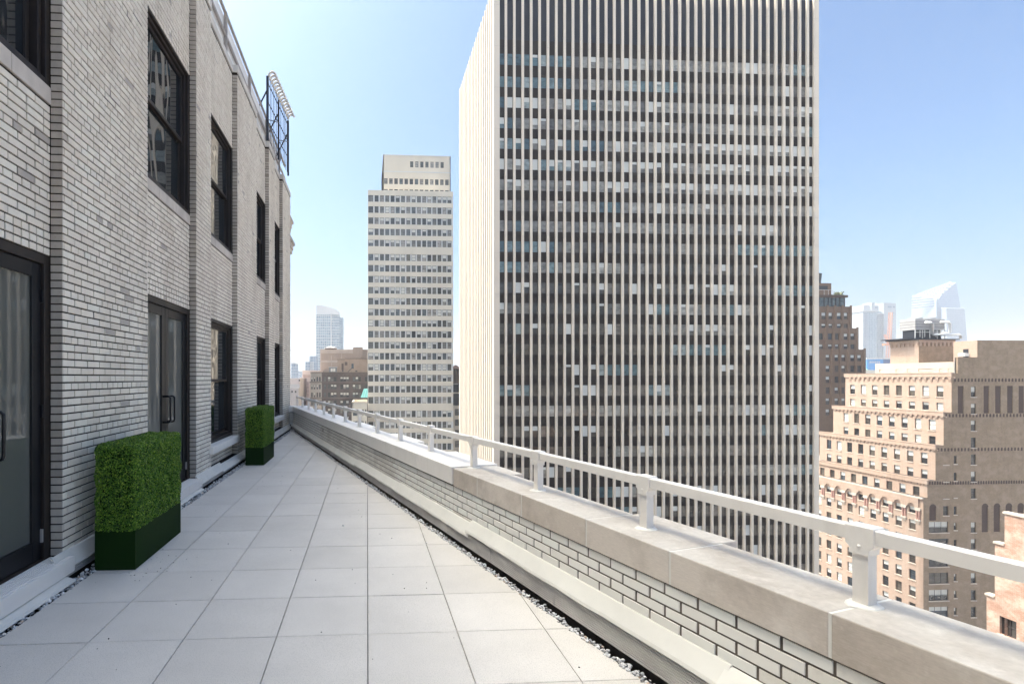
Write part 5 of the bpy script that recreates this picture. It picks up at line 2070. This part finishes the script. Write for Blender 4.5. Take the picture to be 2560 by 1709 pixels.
bw = thing("scaffolded_building", "building wrapped in bright blue netting under the orange crane", "building")
q = MB()
W_ = 480.0
zw = lambda x, y: survey(2040 + x * 0.19134, 660 + y * 0.19134, W_)
q.box(zw(668, 0).x, zw(880, 0).x, W_, W_ + 20, GZ, zw(0, 1240).z)
q.build("netting", plain('blue_netting', (0.06, 0.24, 0.50), 0.7, 0.2, 0.25, 0.15, stretch=(1, 1, 0.2)), bw)
q = MB()
q.box(zw(880, 0).x, zw(1000, 0).x, W_ + 1, W_ + 20, GZ, zw(0, 1240).z)
q.build("dark_side", plain('navy_netting', (0.05, 0.10, 0.22), 0.7, 0.2, 0.15, 0.2), bw)
q = MB()
q.box(zw(660, 0).x, zw(985, 0).x, W_ - 0.5, W_ + 20.5, zw(0, 1240).z + 0.01, zw(0, 1222).z)
q.build("parapet", M['farwhite'], bw)
q = MB()
for k in range(6):
    x = 700 + 24 * k
    q.box(zw(x, 0).x, zw(x + 16, 0).x, W_ - 0.1, W_ - 0.01, zw(0, 1290).z, zw(0, 1268).z)
q.build("white_sheet", M['farwhite'], bw)
gb = thing("green_roof_building", "low building with pale green roof behind the brown stepped tower", "building")
q = MB()
V_ = 300.0
zv = lambda x, y: survey(2040 + x * 0.19134, 660 + y * 0.19134, V_)
q.box(zv(560, 0).x, zv(790, 0).x, V_, V_ + 15, GZ, zv(0, 1382).z)
q.build("wall", M['slab'], gb)
q = MB()
a, b = zv(560, 1382), zv(690, 1285)
q.hexa([(a.x, V_, a.z), (b.x, V_, a.z), (b.x, V_ + 15, a.z), (a.x, V_ + 15, a.z), (a.x, V_ + 7, b.z), (zv(640, 0).x, V_ + 7, b.z), (zv(640, 0).x, V_ + 8, b.z), (a.x, V_ + 8, b.z)])
q.build("roof", plain('pale_green_roof', (0.25, 0.42, 0.32), 0.7, 0.2, 0.1, 0.3), gb)

# white crystalline tower with a sliced, latticed top
cy = thing("sliced_glass_tower", "far white glass tower with a slanted lattice top on the right skyline", "skyscraper")
HD = 900.0
zh = lambda x, y, dd=0.0: survey(2040 + x * 0.19134, 660 + y * 0.19134, HD + dd)
M['icewhite'] = plain('white_glass_skin', (0.46, 0.50, 0.56), 0.35, 0.5, 0.03, 0.05)
M['iceblue'] = far_facade('pale_blue_skin', (0.20, 0.25, 0.33), (0.25, 0.30, 0.37), (0.32, 0.36, 0.42), 4.2, 3.0, 0.4)
M['iceline'] = plain('blue_band', (0.07, 0.10, 0.16), 0.5, 0.4, 0.1, 0.1)
A0, A1, A2, A3 = zh(1572, 460), zh(1250, 415, 60), zh(1740, 240, 32), zh(1830, 240, 20)
B0, B1, B3 = zh(1572, 1100), zh(1243, 1100, 60), zh(1975, 1100, 20)
A1b = zh(1330, 393, 62)
B2 = B1 + B3 - B0
A2b = Vector((B2.x - 25, B2.y, A1.z))
q = MB()
q.poly([B1, B0, A0, A1b, A1], 0)
q.poly([B0, B3, A3, A2, A0], 0)
q.poly([B3, B2, A2b, A3], 0)
q.poly([B2, B1, A1, A2b], 0)
q.poly([A1b, A2, A3, A2b], 0)
q.poly([A1, A1b, A2b], 0)
q.poly([A0, A2, A1b], 0)
q.build("skin", M['iceblue'], cy)
q = MB()
q.poly([A0 + Vector((0, -1, 0)), A2 + Vector((0, -1, 0)), A1b + Vector((0, -1, 0))])
q.build("sloped_glazing", plain('grey_sloped_glass', (0.045, 0.055, 0.075), 0.6, 0.08, 0.05, 0.1), cy)
q = MB()
o_ = Vector((0, -2.0, 0))
tri = [A0 + o_, A2 + o_, A1b + o_]
for i in range(3):
    q.tube([tri[i], tri[(i + 1) % 3]], 1.7 if i != 1 else 1.2, 5)
for k in range(1, 6):
    t = k / 6
    for i in range(3):
        a = tri[i] + (tri[(i + 1) % 3] - tri[i]) * t
        b = tri[i] + (tri[(i + 2) % 3] - tri[i]) * t
        q.tube([a, b], 0.42, 4)
q.build("lattice", M['icewhite'], cy)
for k in range(8):
    y = 275 + 37 * k
    q = MB()
    xr = 1832 + (y - 240) * 0.165
    xl = max(1572, 1740 - (y - 240) * 0.76) + 12
    q.tube([zh(xl, y + 2, 2), zh(xr, y, 46)], 1.0, 4)
    q.build("band", M['iceline'], cy)
for k in range(5):
    y0 = 445 + 33 * k
    q = MB()
    xr_ = 1380 + 190 * min(1, k / 1.2)
    q.tube([zh(1250, y0, 38), zh(min(xr_, 1568), y0 - 36 * (min(xr_, 1568) - 1250) / 322, 2 + 36 * (1 - (min(xr_, 1568) - 1250) / 322))], 0.9, 4)
    q.build("band", M['iceline'], cy)
sb = thing("pale_glass_block", "pale grey glass block in front of the sliced glass tower", "skyscraper")
q = MB()
SD = 860.0
zs_ = lambda x, y, dd=0.0: survey(2040 + x * 0.19134, 660 + y * 0.19134, SD + dd)
a, b, c = zs_(1640, 575, 20), zs_(1706, 575), zs_(1938, 580, 20)
a0, b0, c0 = zs_(1640, 1100, 20), zs_(1706, 1100), zs_(1985, 1100, 20)
q.poly([a0, b0, b, a])
q.poly([b0, c0, c, b])
bk = Vector((36, 30, 0))
q.poly([a, b, c, c + bk, a + bk])
q.poly([c0, c0 + bk, c + bk, c])
q.poly([a0, a, a + bk, a0 + bk])
q.poly([a0 + bk, a + bk, c + bk, c0 + bk])
q.build("skin", far_facade('pale_grey_skin', (0.26, 0.29, 0.34), (0.30, 0.33, 0.38), (0.22, 0.25, 0.30), 4.0, 3.0, 0.4), sb)
q = MB()
q.tube([a, b, c], 0.7, 4)
q.build("roof_edge", M['icewhite'], sb)

# ------------------------------------------------------------------ the hazy air
HAZE = 0.00032
q = MB()
q.box(-2600, 3400, -500, 3000, GZ - 1, 186)
t = NT('haze')
t.n.remove(t.b)
vol = t.n.new("ShaderNodeVolumePrincipled")
vol.inputs["Color"].default_value = (0.90, 0.94, 1.0, 1)
vol.inputs["Density"].default_value = HAZE
vol.inputs["Anisotropy"].default_value = 0.25
t.l.new(vol.outputs[0], t.n["Material Output"].inputs["Volume"])
hz = q.build("haze", t.m)
tag(hz, "pale haze hanging in the air over the whole city", kind="stuff")
